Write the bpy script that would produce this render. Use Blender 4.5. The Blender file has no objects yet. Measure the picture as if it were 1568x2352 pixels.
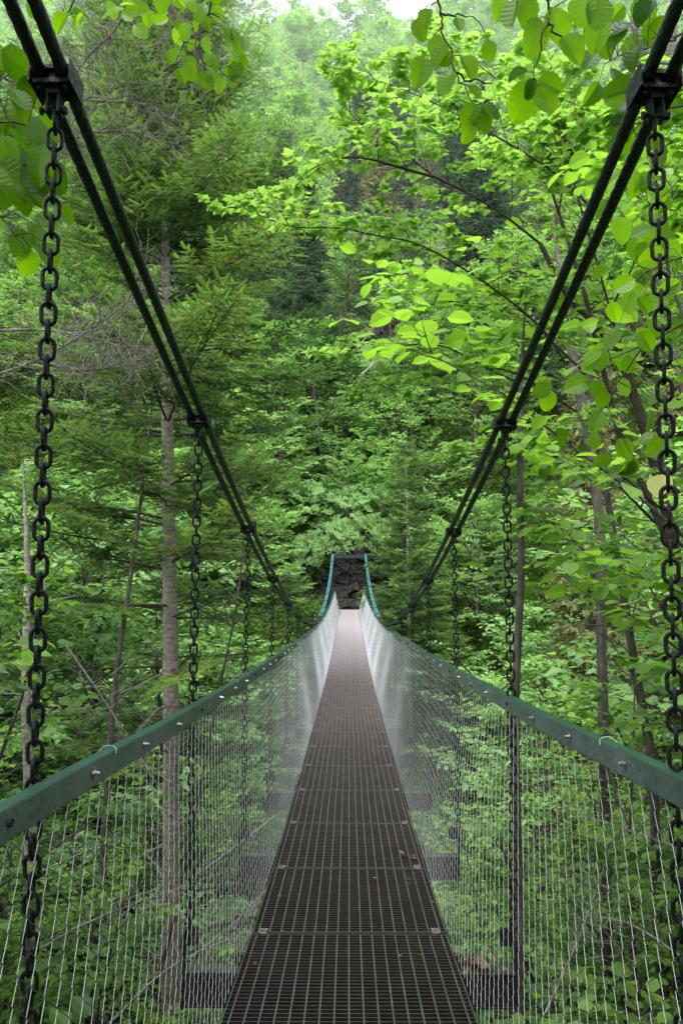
import bpy, math, random
import numpy as np
from mathutils import Vector, Matrix

R = math.radians
sc = bpy.context.scene
COL = sc.collection
UP = np.array([0, 0, 1.0])

# ---------------------------------------------------------------- camera (eye at the origin, bridge runs along +Y)
PITCH, YAW = R(3.55), R(0.53)
cam_d = bpy.data.cameras.new("camera")
cam = bpy.data.objects.new("camera", cam_d)
COL.objects.link(cam)
sc.camera = cam
cam.location = (0, 0, 0)
cam.rotation_euler = (R(90) + PITCH, 0, YAW)
cam_d.sensor_fit = 'VERTICAL'
cam_d.sensor_height = 36
cam_d.lens = 28.3
cam_d.clip_start = 0.05
cam_d.clip_end = 2000
FPX = 28.3 / 36 * 2352
MC = cam.rotation_euler.to_matrix()


def at(px, py, Y):
    """measured picture point (1568 x 2352) -> world point at distance Y along the bridge"""
    d = MC @ Vector(((px - 784) / FPX, -(py - 1176) / FPX, -1))
    d = d * (Y / d.y)
    return np.array([d.x, d.y, d.z])


# ---------------------------------------------------------------- scene graph helpers
def tag(o, label=None, cat=None, group=None, kind=None):
    if label: o['label'] = label
    if cat: o['category'] = cat
    if group: o['group'] = group
    if kind: o['kind'] = kind
    return o


def empty(name, loc, label=None, cat=None, group=None, rz=0):
    o = bpy.data.objects.new(name, None)
    COL.objects.link(o)
    o.empty_display_size = .2
    o.location = [float(v) for v in loc]
    o.rotation_euler = (0, 0, rz)
    return tag(o, label, cat, group)


def add(name, me, parent=None):
    o = bpy.data.objects.new(name, me)
    COL.objects.link(o)
    if parent is not None: o.parent = parent
    return o


def copy_thing(root, loc, rz=0, s=1.0, label=None, group=None, tilt=(0, 0)):
    r = root.copy()
    COL.objects.link(r)
    r.location = [float(v) for v in loc]
    r.rotation_euler = (tilt[0], tilt[1], rz)
    r.scale = (s, s, s) if not isinstance(s, tuple) else s
    if label: r['label'] = label
    if group: r['group'] = group
    for ch in list(root.children):
        c = ch.copy()
        COL.objects.link(c)
        c.parent = r
        for g in list(ch.children):
            d = g.copy()
            COL.objects.link(d)
            d.parent = c
    return r


class MB:
    """collects triangles / quads and writes them as one mesh"""
    def __init__(s):
        s.V, s.F, s.T, s.M, s.n = [], [], [], [], 0

    def put(s, V, F, tint=0.5, mat=0):
        V = np.asarray(V, float).reshape(-1, 3)
        F = np.asarray(F, int)
        s.V.append(V)
        s.F.append(F + s.n)
        s.n += len(V)
        t = np.full(len(F), tint) if np.isscalar(tint) else np.asarray(tint, float)
        s.T.append(t)
        s.M.append(np.full(len(F), mat))

    def box(s, c, d, rot=None, mat=0, tint=.5):
        c = np.asarray(c, float)
        h = np.asarray(d, float) / 2
        V = np.array([[x, y, z] for x in (-1, 1) for y in (-1, 1) for z in (-1, 1)]) * h
        if rot is not None: V = V @ np.asarray(rot).T
        F = [[0, 1, 3, 2], [4, 6, 7, 5], [0, 4, 5, 1], [2, 3, 7, 6], [0, 2, 6, 4], [1, 5, 7, 3]]
        s.put(V + c, F, tint, mat)

    def tube(s, P, r, n=6, mat=0, tint=.5, caps=True, ref=None):
        P = np.asarray(P, float)
        k = len(P)
        r = np.full(k, r) if np.isscalar(r) else np.asarray(r, float)
        T = np.gradient(P, axis=0)
        T /= np.linalg.norm(T, axis=1)[:, None] + 1e-12
        if ref is None:
            m = np.abs(T.mean(0))
            ref = np.eye(3)[int(np.argmin(m))]
        A = np.cross(T, ref)
        A /= np.linalg.norm(A, axis=1)[:, None] + 1e-12
        B = np.cross(T, A)
        th = np.arange(n) * 2 * math.pi / n
        V = P[:, None] + r[:, None, None] * (np.cos(th)[None, :, None] * A[:, None] + np.sin(th)[None, :, None] * B[:, None])
        i = np.arange(k - 1)[:, None] * n
        j = np.arange(n)[None]
        j2 = (j + 1) % n
        F = np.stack([i + j, i + j2, i + n + j2, i + n + j], -1).reshape(-1, 4)
        s.put(V.reshape(-1, 3), F, tint, mat)
        if caps and r[0] > 1e-4 and n > 3:
            b = s.n - k * n
            if n == 4:
                fs = [[0, 1, 2, 3], [(k - 1) * n + 3, (k - 1) * n + 2, (k - 1) * n + 1, (k - 1) * n]]
                s.F.append(np.array(fs) + b)
            else:
                fs = []
                for q in (0, (k - 1) * n):
                    for w in range(1, n - 2, 2):
                        fs.append([q, q + w, q + w + 1, q + min(w + 2, n - 1)])
                s.F.append(np.array(fs) + b)
            s.T.append(np.full(len(fs), tint)); s.M.append(np.full(len(fs), mat))

    def build(s, name, mats, smooth=False):
        me = bpy.data.meshes.new(name)
        V = np.concatenate(s.V)
        tot = sum(len(f) for f in s.F)
        me.vertices.add(len(V))
        me.vertices.foreach_set("co", V.astype(np.float32).ravel())
        li = np.concatenate([f.ravel() for f in s.F]).astype(np.int32)
        cnt = np.concatenate([np.full(len(f), f.shape[1]) for f in s.F]).astype(np.int32)
        st = np.concatenate([[0], np.cumsum(cnt)[:-1]]).astype(np.int32)
        me.loops.add(len(li))
        me.loops.foreach_set("vertex_index", li)
        me.polygons.add(tot)
        me.polygons.foreach_set("loop_start", st)
        me.polygons.foreach_set("loop_total", cnt)
        me.polygons.foreach_set("material_index", np.concatenate(s.M).astype(np.int32))
        me.polygons.foreach_set("use_smooth", np.full(tot, smooth))
        a = me.attributes.new("tint", 'FLOAT', 'FACE')
        a.data.foreach_set("value", np.concatenate(s.T).astype(np.float32))
        me.update(calc_edges=True)
        for m in (mats if isinstance(mats, (list, tuple)) else [mats]): me.materials.append(m)
        return me


# ---------------------------------------------------------------- materials
def new_mat(name):
    m = bpy.data.materials.new(name)
    m.use_nodes = True
    nt = m.node_tree
    nt.nodes.clear()
    out = nt.nodes.new("ShaderNodeOutputMaterial")
    return m, nt, out


def N(nt, typ, **kw):
    n = nt.nodes.new(typ)
    for k, v in kw.items():
        if k in ("op",): n.operation = v
        else: setattr(n, k, v)
    return n


def rgb(c): return (c[0], c[1], c[2], 1)


def leaf_mat(name, dark, light, trans, tstr=.5, gloss=.25, rough=.45, accent=None, rnd=.35):
    """per-leaf tint and per-plant random mix two leaf colours; thin-leaf translucency"""
    m, nt, out = new_mat(name)
    L = nt.links.new
    at_ = N(nt, "ShaderNodeAttribute", attribute_name="tint")
    oi = N(nt, "ShaderNodeObjectInfo")
    a = N(nt, "ShaderNodeMath", op='MULTIPLY_ADD')
    L(oi.outputs["Random"], a.inputs[0]); a.inputs[1].default_value = rnd; L(at_.outputs["Fac"], a.inputs[2])
    b = N(nt, "ShaderNodeMath", op='SUBTRACT', use_clamp=True)
    L(a.outputs[0], b.inputs[0]); b.inputs[1].default_value = rnd * .5
    b2 = N(nt, "ShaderNodeMath", op='SUBTRACT'); b.use_clamp = False
    L(a.outputs[0], b.inputs[0])
    b2 = N(nt, "ShaderNodeMath", op='MULTIPLY', use_clamp=True)
    L(b.outputs[0], b2.inputs[0]); b2.inputs[1].default_value = .8
    ramp = N(nt, "ShaderNodeValToRGB")
    e = ramp.color_ramp.elements
    e[0].color = rgb(dark); e[0].position = 0.04
    e[1].color = rgb(light); e[1].position = .72
    if accent:
        x = e.new(.93); x.color = rgb(light)
        x = e.new(1.0); x.color = rgb(accent)
    L(b2.outputs[0], ramp.inputs[0])
    tr = N(nt, "ShaderNodeMix", data_type='RGBA', blend_type='MULTIPLY')
    tr.inputs[0].default_value = 1
    L(ramp.outputs[0], tr.inputs[6]); tr.inputs[7].default_value = rgb(trans)
    p = N(nt, "ShaderNodeBsdfPrincipled")
    L(ramp.outputs[0], p.inputs["Base Color"])
    p.inputs["Roughness"].default_value = rough
    p.inputs["Specular IOR Level"].default_value = gloss
    t = N(nt, "ShaderNodeBsdfTranslucent")
    L(tr.outputs[2], t.inputs[0])
    mx = N(nt, "ShaderNodeMixShader")
    mx.inputs[0].default_value = tstr
    L(p.outputs[0], mx.inputs[1]); L(t.outputs[0], mx.inputs[2])
    L(mx.outputs[0], out.inputs[0])
    return m


def noise_mat(name, c1, c2, scale=8, rough=.8, metal=0, bump=.3, bscale=None, spec=.3, c3=None, stretch=(1, 1, 1), detail=6, bdist=.02):
    m, nt, out = new_mat(name)
    L = nt.links.new
    tc = N(nt, "ShaderNodeTexCoord")
    mp = N(nt, "ShaderNodeMapping")
    mp.inputs["Scale"].default_value = stretch
    L(tc.outputs["Object"], mp.inputs[0])
    n1 = N(nt, "ShaderNodeTexNoise")
    n1.inputs["Scale"].default_value = scale
    n1.inputs["Detail"].default_value = detail
    n1.inputs["Roughness"].default_value = .65
    L(mp.outputs[0], n1.inputs[0])
    ramp = N(nt, "ShaderNodeValToRGB")
    e = ramp.color_ramp.elements
    e[0].color = rgb(c1); e[0].position = .35
    e[1].color = rgb(c2); e[1].position = .65
    if c3:
        x = e.new(.78); x.color = rgb(c3)
    L(n1.outputs[0], ramp.inputs[0])
    p = N(nt, "ShaderNodeBsdfPrincipled")
    L(ramp.outputs[0], p.inputs["Base Color"])
    p.inputs["Roughness"].default_value = rough
    p.inputs["Metallic"].default_value = metal
    p.inputs["Specular IOR Level"].default_value = spec
    if bump:
        n2 = N(nt, "ShaderNodeTexNoise")
        n2.inputs["Scale"].default_value = bscale or scale * 2
        n2.inputs["Detail"].default_value = 8
        L(mp.outputs[0], n2.inputs[0])
        bp = N(nt, "ShaderNodeBump")
        bp.inputs["Strength"].default_value = bump
        bp.inputs["Distance"].default_value = bdist
        L(n2.outputs[0], bp.inputs["Height"])
        L(bp.outputs[0], p.inputs["Normal"])
    L(p.outputs[0], out.inputs[0])
    return m


M = {}
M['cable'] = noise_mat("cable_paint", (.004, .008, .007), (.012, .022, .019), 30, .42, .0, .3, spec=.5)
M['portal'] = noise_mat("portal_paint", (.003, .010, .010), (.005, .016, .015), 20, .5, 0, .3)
M['cable_lit'] = noise_mat("cable_paint_lit", (.03, .13, .13), (.05, .20, .195), 30, .45, 0, .3, spec=.5)  # same cable, with the far run's reflected light put into its colour
M['clamp'] = noise_mat("clamp_paint", (.003, .006, .005), (.009, .018, .014), 25, .6, .0, .4, spec=.25)
M['chain'] = noise_mat("chain_paint", (.003, .005, .004), (.007, .010, .009), 40, .5, 0, .3, spec=.18)
M['rail'] = noise_mat("rail_paint", (.030, .052, .043), (.062, .084, .073), 5, .5, 0, .25, 60, c3=(.12, .12, .10), spec=.35, detail=10)
M['railtop'] = noise_mat("rail_top_paint", (.006, .036, .022), (.012, .058, .035), 9, .5, 0, .1, 60, spec=.4)
M['wire'] = noise_mat("galvanised_wire", (.58, .58, .60), (.86, .86, .88), 12, .3, 1, 0)
M['bolt'] = noise_mat("zinc_bolt", (.2, .2, .2), (.45, .45, .45), 60, .35, .9, 0)
M['dullwire'] = noise_mat("dull_wire", (.25, .25, .25), (.4, .4, .4), 15, .5, .8, 0)
M['clip'] = noise_mat("deck_clip", (.2, .18, .18), (.4, .38, .38), 40, .5, .4, .2)
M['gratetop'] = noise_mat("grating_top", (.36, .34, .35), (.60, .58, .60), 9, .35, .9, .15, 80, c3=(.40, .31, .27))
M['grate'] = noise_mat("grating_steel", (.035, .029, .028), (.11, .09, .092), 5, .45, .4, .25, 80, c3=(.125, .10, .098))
M['beam'] = noise_mat("beam_paint", (.006, .007, .007), (.02, .022, .022), 12, .55, 0, .3)
M['beamtop'] = noise_mat("beam_top", (.02, .022, .02), (.055, .055, .05), 12, .6, 0, .3)
M['bark'] = noise_mat("fir_bark", (.10, .086, .072), (.27, .24, .21), 10, .9, 0, .9, 30, c3=(.30, .31, .25), stretch=(1, 1, 2.5), bdist=.01)
M['bark2'] = noise_mat("broadleaf_bark", (.028, .024, .02), (.085, .076, .064), 9, .9, 0, .7, 25, c3=(.07, .09, .035), stretch=(2, 2, .6))
M['twig'] = noise_mat("twig_bark", (.03, .022, .016), (.075, .055, .04), 20, .85, 0, .4)
M['deadwood'] = noise_mat("dead_wood", (.10, .085, .075), (.27, .24, .22), 12, .9, 0, .4)
M['rock'] = noise_mat("rock", (.006, .006, .005), (.026, .023, .021), 1.6, .85, 0, 1, 7, c3=(.05, .07, .03), spec=.4, bdist=.15)
M['soil'] = noise_mat("soil", (.02, .035, .012), (.04, .035, .02), .9, .95, 0, .8, 6, c3=(.05, .11, .025), bdist=.1)
M['path'] = noise_mat("leaf_path", (.07, .045, .035), (.15, .10, .08), 5, .95, 0, .8, 20, bdist=.03)
M['hazel'] = leaf_mat("hazel_leaf", (.045, .12, .028), (.20, .35, .07), (1.6, 1.75, .55), .5, .35, .4, accent=(.28, .30, .07))
M['bright'] = leaf_mat("overhang_leaf", (.012, .055, .006), (.19, .38, .018), (2.0, 2.0, .2), .64, .45, .33)
M['maple'] = leaf_mat("maple_leaf", (.075, .17, .03), (.23, .39, .115), (1.5, 1.55, .75), .52, .3, .42)
M['beech'] = leaf_mat("beech_leaf", (.065, .155, .052), (.225, .385, .13), (1.5, 1.6, .8), .5, .25, .5, rnd=.7)
M['fir'] = leaf_mat("fir_needle", (.025, .068, .027), (.19, .325, .075), (1.3, 1.4, .8), .4, .3, .45, accent=(.34, .25, .05), rnd=.2)
M['spruce'] = leaf_mat("spruce_needle", (.035, .08, .045), (.11, .19, .085), (1.2, 1.3, .9), .35, .25, .5, rnd=.5)
M['larch'] = leaf_mat("drooping_needle", (.085, .10, .045), (.21, .235, .09), (1.3, 1.2, .7), .3, .2, .5, rnd=.4)
M['herb'] = leaf_mat("herb_leaf", (.018, .055, .013), (.085, .17, .03), (1.5, 1.6, .6), .45, .3, .5, rnd=.5)
M['litter'] = leaf_mat("dead_leaf", (.07, .035, .02), (.20, .13, .08), (1.2, 1, .6), .2, .2, .6)


# ---------------------------------------------------------------- leaf templates (x width, y length, z normal)
def tmpl_oval(n=5, w=.40, fold=.10, droop=.14, jag=0.0):
    V, F = [], []
    ys = np.linspace(0, 1, n + 1)
    prof = [w * (math.sin(math.pi * min(1, y ** .88)) ** .62) if 0 < y < 1 else 0 for y in ys]
    for i, y in enumerate(ys):
        V.append([0, y, -droop * y * y])
    nb = len(V)
    for sx in (-1, 1):
        b = len(V)
        for i in range(1, n):
            x = prof[i] * (1 + (jag if i % 2 else -jag))
            V.append([sx * x, ys[i] + .05 * (n > 6), fold * x / w - droop * ys[i] ** 2 + (.006 if i % 2 else -.006) * (n > 6)])
        idx = [0] + [b + i - 1 for i in range(1, n)] + [n]
        for i in range(n):
            a, c = idx[i], idx[i + 1]
            if i == 0: F.append([0, c, 1])
            elif i == n - 1: F.append([a, n, n - 1])
            else: F.append([a, c, i + 1]); F.append([a, i + 1, i])
    return np.array(V, float), np.array(F)


def tmpl_maple():
    half = [(0, 0), (.20, -.10), (.40, -.06), (.31, .10), (.47, .20), (.60, .42), (.40, .42), (.27, .47), (.30, .62), (.19, .70), (.13, .82), (0, 1.02)]
    V = [[0, .22, .02]]
    pts = half + [(-x, y) for x, y in half[-2:0:-1]]
    for x, y in pts: V.append([x, y, .16 * abs(x) ** 1.2 - .16 * y * y - .10 * max(0, abs(x) - .35)])
    k = len(pts)
    F = [[0, 1 + i, 1 + (i + 1) % k] for i in range(k)]
    return np.array(V, float), np.array(F)


def tmpl_rhomb(w=.36):
    return np.array([[0, 0, 0], [w, .45, .06], [0, 1, -.1], [-w, .45, .06]], float), np.array([[0, 1, 2], [0, 2, 3]])


T_HAZEL = tmpl_oval(6, .42, .09, .16, .03)
T_OVAL = tmpl_oval(4, .40, .08, .12)
T_MAPLE = tmpl_maple()
T_RH = tmpl_rhomb()
T_BIG = tmpl_oval(14, .40, .07, .22, .035)
T_BIGS = [T_BIG, tmpl_oval(14, .36, .16, .05, .045), tmpl_oval(14, .42, .03, .42, .03), tmpl_oval(12, .38, .24, .30, .05)]


def norm(a):
    return a / (np.linalg.norm(a, axis=-1, keepdims=True) + 1e-12)


def place(mb, T, P, D, Nn, S, tint, mat=0):
    """put template T at each point P: axis D, normal Nn, size S"""
    if len(P) == 0: return
    D = norm(D)
    X = norm(np.cross(D, Nn))
    Z = np.cross(X, D)
    V, F = T
    W = P[:, None] + S[:, None, None] * (V[None, :, 0:1] * X[:, None] + V[None, :, 1:2] * D[:, None] + V[None, :, 2:3] * Z[:, None])
    n, m = len(P), len(V)
    FF = (F[None] + (np.arange(n) * m)[:, None, None]).reshape(-1, F.shape[1])
    mb.put(W.reshape(-1, 3), FF, np.repeat(tint, len(F)), mat)


def curve_pts(p0, p1, sag, n, rng, wob=.02):
    t = np.linspace(0, 1, n)[:, None]
    P = p0 * (1 - t) + p1 * t
    P[:, 2] += (sag * 4 * t * (1 - t))[:, 0]
    L = np.linalg.norm(p1 - p0)
    w = rng.normal(0, wob * L, (n, 3)); w[0] = 0
    return P + np.cumsum(w, 0) * .5


def smooth_path(P, k=4):
    """Catmull-Rom through the points"""
    P = np.asarray(P, float)
    Q = np.vstack([2 * P[0] - P[1], P, 2 * P[-1] - P[-2]])
    out = []
    for i in range(1, len(Q) - 2):
        for j in range(k):
            t = j / k
            a, b, c, d = Q[i - 1], Q[i], Q[i + 1], Q[i + 2]
            out.append(.5 * (2 * b + (c - a) * t + (2 * a - 5 * b + 4 * c - d) * t * t + (3 * b - a - 3 * c + d) * t ** 3))
    out.append(P[-1])
    return np.array(out)


class Leaves:
    def __init__(s): s.P, s.D, s.N, s.S, s.T = [], [], [], [], []

    def add(s, P, D, Nn, S, T):
        s.P.append(P); s.D.append(D); s.N.append(Nn); s.S.append(S); s.T.append(T)

    def flush(s, mb, T, mat=0):
        if s.P: place(mb, T, np.concatenate(s.P), np.concatenate(s.D), np.concatenate(s.N), np.concatenate(s.S), np.concatenate(s.T), mat)


def twig_leaves(lv, A, B, k, size, rng, tint, droop=.35, ntilt=.35, up=UP):
    """k leaves alternately along the twig A->B, flat spray"""
    t = (np.arange(k) + rng.uniform(.2, .8, k)) / k
    P = A + (B - A) * t[:, None]
    d = (B - A) / (np.linalg.norm(B - A) + 1e-9)
    side = np.cross(d, up)
    side /= np.linalg.norm(side) + 1e-9
    sg = np.where(np.arange(k) % 2 == 0, 1, -1)
    ang = rng.uniform(.5, 1.25, k)
    D = d * np.cos(ang)[:, None] + side * (sg * np.sin(ang))[:, None] + rng.normal(0, .18, (k, 3))
    D[:, 2] -= droop * rng.uniform(.3, 1.3, k)
    Nn = up + rng.normal(0, ntilt, (k, 3))
    S = size * rng.uniform(.5, 1.2, k)
    tt_ = np.clip(tint + rng.normal(0, .2, k), 0, .97)
    tt_[rng.random(k) < .004] = 1.3
    P = P + norm(D) * (size * .12)
    lv.add(P, D, Nn, S, tt_)


def leafy_limb(wood, lv, P, r0, rng, sub_n, sub_len, twig_n, twig_len, k, size, tint=.5, t0=.25, droop=.35, ntilt=.35, wm=0, rise=.08, n_side=5, patch=.0):
    """limb polyline P with side branches, twigs and leaves in a mostly flat spray"""
    P = np.asarray(P, float)
    m = len(P)
    wood.tube(P, np.linspace(r0, r0 * .22, m), n_side, wm, caps=False)
    seg = np.linspace(0, 1, m)
    for i in range(sub_n):
        t = t0 + (1 - t0) * (i + rng.uniform(.1, .9)) / sub_n
        a = np.array([np.interp(t, seg, P[:, c]) for c in range(3)])
        t2 = min(1, t + .05)
        b = np.array([np.interp(t2, seg, P[:, c]) for c in range(3)])
        if t2 == 1: b = P[-1] + (P[-1] - P[-2]) * .2
        d = (b - a) / (np.linalg.norm(b - a) + 1e-9)
        side = np.cross(d, UP); side /= np.linalg.norm(side) + 1e-9
        sg = 1 if i % 2 else -1
        ang = rng.uniform(.55, 1.15)
        dd = d * math.cos(ang) + side * sg * math.sin(ang) + UP * rng.normal(rise, .16)
        dd /= np.linalg.norm(dd)
        L = sub_len * (1 - .55 * t) * rng.uniform(.6, 1.2)
        e = a + dd * L
        Q = curve_pts(a, e, rng.uniform(-.02, .05) * L, 4, rng, .04)
        wood.tube(Q, np.linspace(r0 * .35, r0 * .10, 4), 3, wm, caps=False)
        tt = tint + rng.normal(0, .12)
        if patch and rng.random() < patch: continue
        for j in range(twig_n):
            u = (j + .6) / twig_n
            p = np.array([np.interp(u, np.linspace(0, 1, 4), Q[:, c]) for c in range(3)])
            s2 = np.cross(dd, UP); s2 /= np.linalg.norm(s2) + 1e-9
            an = rng.uniform(.4, 1.1) * (1 if j % 2 else -1)
            td = dd * math.cos(an) + s2 * math.sin(an) + UP * rng.normal(0, .15)
            q = p + td / np.linalg.norm(td) * twig_len * rng.uniform(.5, 1.15) * (1 - .4 * u)
            wood.tube(np.array([p, (p + q) / 2 + rng.normal(0, .01, 3), q]), np.array([r0 * .12, r0 * .09, r0 * .05]), 3, wm, caps=False)
            twig_leaves(lv, p, q, k, size, rng, tt, droop, ntilt)
        twig_leaves(lv, Q[2], Q[3] + (Q[3] - Q[2]) * .15, max(2, k // 2), size, rng, tt, droop, ntilt)
    twig_leaves(lv, P[-2], P[-1] + (P[-1] - P[-2]) * .1, max(3, k), size, rng, tint, droop, ntilt)


def broadleaf(seed, H, spread, r, limbs, sub_n, twig_n, k, size, T, bark, leaf, base=.22, tint=.5, patch=.1, stems=1, lean=.05, zig=1.0):
    """one broadleaf plant: returns (trunk mesh, crown mesh)"""
    rng = np.random.default_rng(seed)
    wood, crown, lv = MB(), MB(), Leaves()
    for s in range(stems):
        az0 = rng.uniform(0, 6.28)
        ln = lean if stems == 1 else rng.uniform(.12, .38)
        hh = H * (1 if s == 0 else rng.uniform(.6, .95))
        top = np.array([math.cos(az0) * ln * hh, math.sin(az0) * ln * hh, hh])
        Tp = curve_pts(np.array([0, 0, -.6]), top, 0, 9, rng, .018)
        rr = r * (1 if s == 0 else .75)
        wood.tube(Tp, rr * np.linspace(1, .12, 9) ** .85, 8, 0, caps=False)
        nl = limbs // stems + 1
        for i in range(nl):
            f = base + (1 - base) * ((i + rng.uniform(0, .8)) / nl)
            a = np.array([np.interp(f, np.linspace(0, 1, 9), Tp[:, c]) for c in range(3)])
            az = i * 2.4 + rng.uniform(-.5, .5) + az0
            shp = (math.sin(math.pi * min(1, .18 + .85 * (f - base) / (1 - base))) ** .7)
            L = spread * (shp * .85 + .15) * rng.uniform(.7, 1.15)
            el = .25 + .65 * f + rng.normal(0, .1)
            e = a + np.array([math.cos(az) * math.cos(el), math.sin(az) * math.cos(el), math.sin(el)]) * L
            Q = curve_pts(a, e, .07 * L, 6, rng, .035)
            leafy_limb(wood, lv, Q, rr * (.42 - .25 * f), rng, sub_n, L * .5, twig_n, L * .20 + size, k, size, tint + rng.normal(0, .1) + .12 * (f - .5), .2, wm=0, patch=patch, n_side=5)
    lv.flush(crown, T)
    return wood.build("trunk", bark, True), crown.build("crown", leaf)


# needle shoots -----------------------------------------------------------------
def shoot_template(detail, nl=.024, wf=.55):
    """one needle shoot of unit length along y: needles around the twig, mostly sideways and up"""
    V, F = [], []
    V += [[-.010, 0, 0], [.010, 0, 0], [.004, 1, 0], [-.004, 1, 0]]
    F += [[0, 1, 2], [0, 2, 3]]
    angs = [0, 180, 48, 132, -28, 208, 90]
    for i in range(detail):
        y = (i + .5) / detail
        for k, a in enumerate(angs if i % 2 == 0 else angs[:4]):
            a = R(a + (i * 13) % 24 - 12)
            l = nl * 7.5 * (1 - .35 * y) * (1 if k < 2 else .8)
            w = wf / detail
            b = len(V)
            # needle blade faces half up, half sideways
            V += [[-math.sin(a) * .012, y - w / 2, 0], [math.sin(a) * .012, y + w / 2, .012], [math.cos(a) * l * .88, y + l * .55, math.sin(a) * l]]
            F.append([b, b + 1, b + 2])
    return np.array(V, float), np.array(F)


T_SHOOT = shoot_template(9, .026, .75)
T_SHOOT_LO = shoot_template(3, .034, 1.1)


def conifer_branch(lv, wood, a, az, el, L, rng, step, sh, tint, droop=.1, hang=0.0, bare=.12, wr=.012, sec=.42, wm=0, tipup=.12):
    """flat branch spray: secondary axes in the branch plane, shoots along them"""
    n = 7
    t = np.linspace(0, 1, n)
    hor = np.array([math.cos(az), math.sin(az), 0])
    P = a + hor * (L * math.cos(el) * t)[:, None] + UP * (L * (math.sin(el) * t - droop * t ** 1.5 + tipup * t ** 3))[:, None]
    P += np.cumsum(rng.normal(0, .006 * L, (n, 3)), 0)
    wood.tube(P, np.linspace(wr, wr * .25, n), 4, wm, caps=False)
    side = np.cross(hor, UP)
    ro = rng.normal(0, .38)
    side = side * math.cos(ro) + UP * math.sin(ro)
    ns = max(3, int(L * (1 - bare) / step))
    A, B = [], []
    for i in range(ns):
        u = bare + (1 - bare) * (i + rng.uniform(.1, .9)) / ns
        p = np.array([np.interp(u, t, P[:, c]) for c in range(3)])
        q = np.array([np.interp(min(1, u + .08), t, P[:, c]) for c in range(3)])
        d = q - p if u < .95 else P[-1] - P[-2]
        d = d / (np.linalg.norm(d) + 1e-9)
        for sg in (-1, 1):
            if rng.random() < .08: continue
            l = L * sec * (1 - u) ** .75 * rng.uniform(.65, 1.15) + sh * .8
            an = rng.uniform(.75, 1.1)
            dd = d * math.cos(an) + side * sg * math.sin(an) + UP * rng.normal(-.06 - hang, .09)
            dd /= np.linalg.norm(dd)
            e = p + dd * l
            wood.tube(np.array([p, (p + e) / 2, e]), np.array([wr * .3, wr * .2, wr * .1]), 3, wm, caps=False)
            # tertiary shoots
            kk = max(2, int(l / (sh * .55)))
            uu = (np.arange(kk) + rng.uniform(.2, .8, kk)) / kk
            for s2 in (-1, 1):
                a2 = rng.uniform(.65, 1.2, kk)
                sd = np.cross(dd, UP); sd /= np.linalg.norm(sd) + 1e-9
                D = dd * np.cos(a2)[:, None] + sd * (s2 * np.sin(a2))[:, None] + UP * rng.normal(-hang * 1.2 - .05, .24, kk)[:, None]
                lv.add(p + dd * (l * uu)[:, None], D, UP + rng.normal(0, .25, (kk, 3)), sh * rng.uniform(.7, 1.25, kk) * (1.15 - .5 * uu),
        np.where(rng.random(kk) < (.10 if tint > .85 else .006), 1.3, np.clip(tint - .08 + rng.normal(0, .16, kk) + .38 * (uu - .45) + .25 * (u - .5), 0, .97)))
            lv.add(e[None] - dd[None] * sh * .3, dd[None], UP[None] + rng.normal(0, .2, (1, 3)), np.array([sh * 1.2]), np.array([np.clip(tint + .2, 0, .97)]))
    lv.add(P[-1:] - d[None] * sh * .2, d[None], UP[None], np.array([sh * 1.3]), np.array([min(.97, tint + .2)]))


def conifer(seed, H, spread, r, whorls, per, step, sh, T, bark, leaf, base=.1, droop=.15, hang=0., tint=.45, el0=.1, conic=1.0, bare=.12, dead=0.0, accent=.0, tipup=.12):
    rng = np.random.default_rng(seed)
    wood, crown, lv = MB(), MB(), Leaves()
    Tp = curve_pts(np.array([0, 0, -.6]), np.array([rng.normal(0, .01) * H, rng.normal(0, .01) * H, H]), 0, 10, rng, .003)
    wood.tube(Tp, r * np.linspace(1, .06, 10), 12, 0, caps=False)
    for i in range(whorls):
        f = base + (1 - base) * (i + rng.uniform(0, .5)) / whorls
        c0 = np.array([np.interp(f, np.linspace(0, 1, 10), Tp[:, c]) for c in range(3)])
        for j in range(per):
            az = j * 6.283 / per + rng.uniform(-.35, .35) + i * 1.1
            L = spread * ((1 - f) ** conic * .93 + .05) * rng.uniform(.65, 1.1)
            tt = tint + rng.normal(0, .1)
            if rng.random() < accent: tt = .9
            conifer_branch(lv, wood, c0 + UP * rng.uniform(-.08, .08), az, el0 + .6 * f ** 2 + rng.normal(0, .06), L, rng, step, sh, tt, droop, hang, bare, r * .10 * (1.1 - f), tipup=tipup, wm=1)
    lv.flush(crown, T)
    return wood.build("trunk", [bark, M['twig']], True), crown.build("crown", leaf)


# ---------------------------------------------------------------- terrain
def sstep(a, b, x):
    t = np.clip((x - a) / (b - a), 0, 1)
    return t * t * (3 - 2 * t)


def vnoise(X, Y, s, seed):
    rng = np.random.default_rng(seed)
    G = rng.random((64, 64))
    x, y = X / s + 100, Y / s + 100
    xi, yi = np.floor(x).astype(int), np.floor(y).astype(int)
    fx, fy = x - xi, y - yi
    fx, fy = fx * fx * (3 - 2 * fx), fy * fy * (3 - 2 * fy)
    g = lambda i, j: G[i % 64, j % 64]
    return (g(xi, yi) * (1 - fx) + g(xi + 1, yi) * fx) * (1 - fy) + (g(xi, yi + 1) * (1 - fx) + g(xi + 1, yi + 1) * fx) * fy - .5


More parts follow.
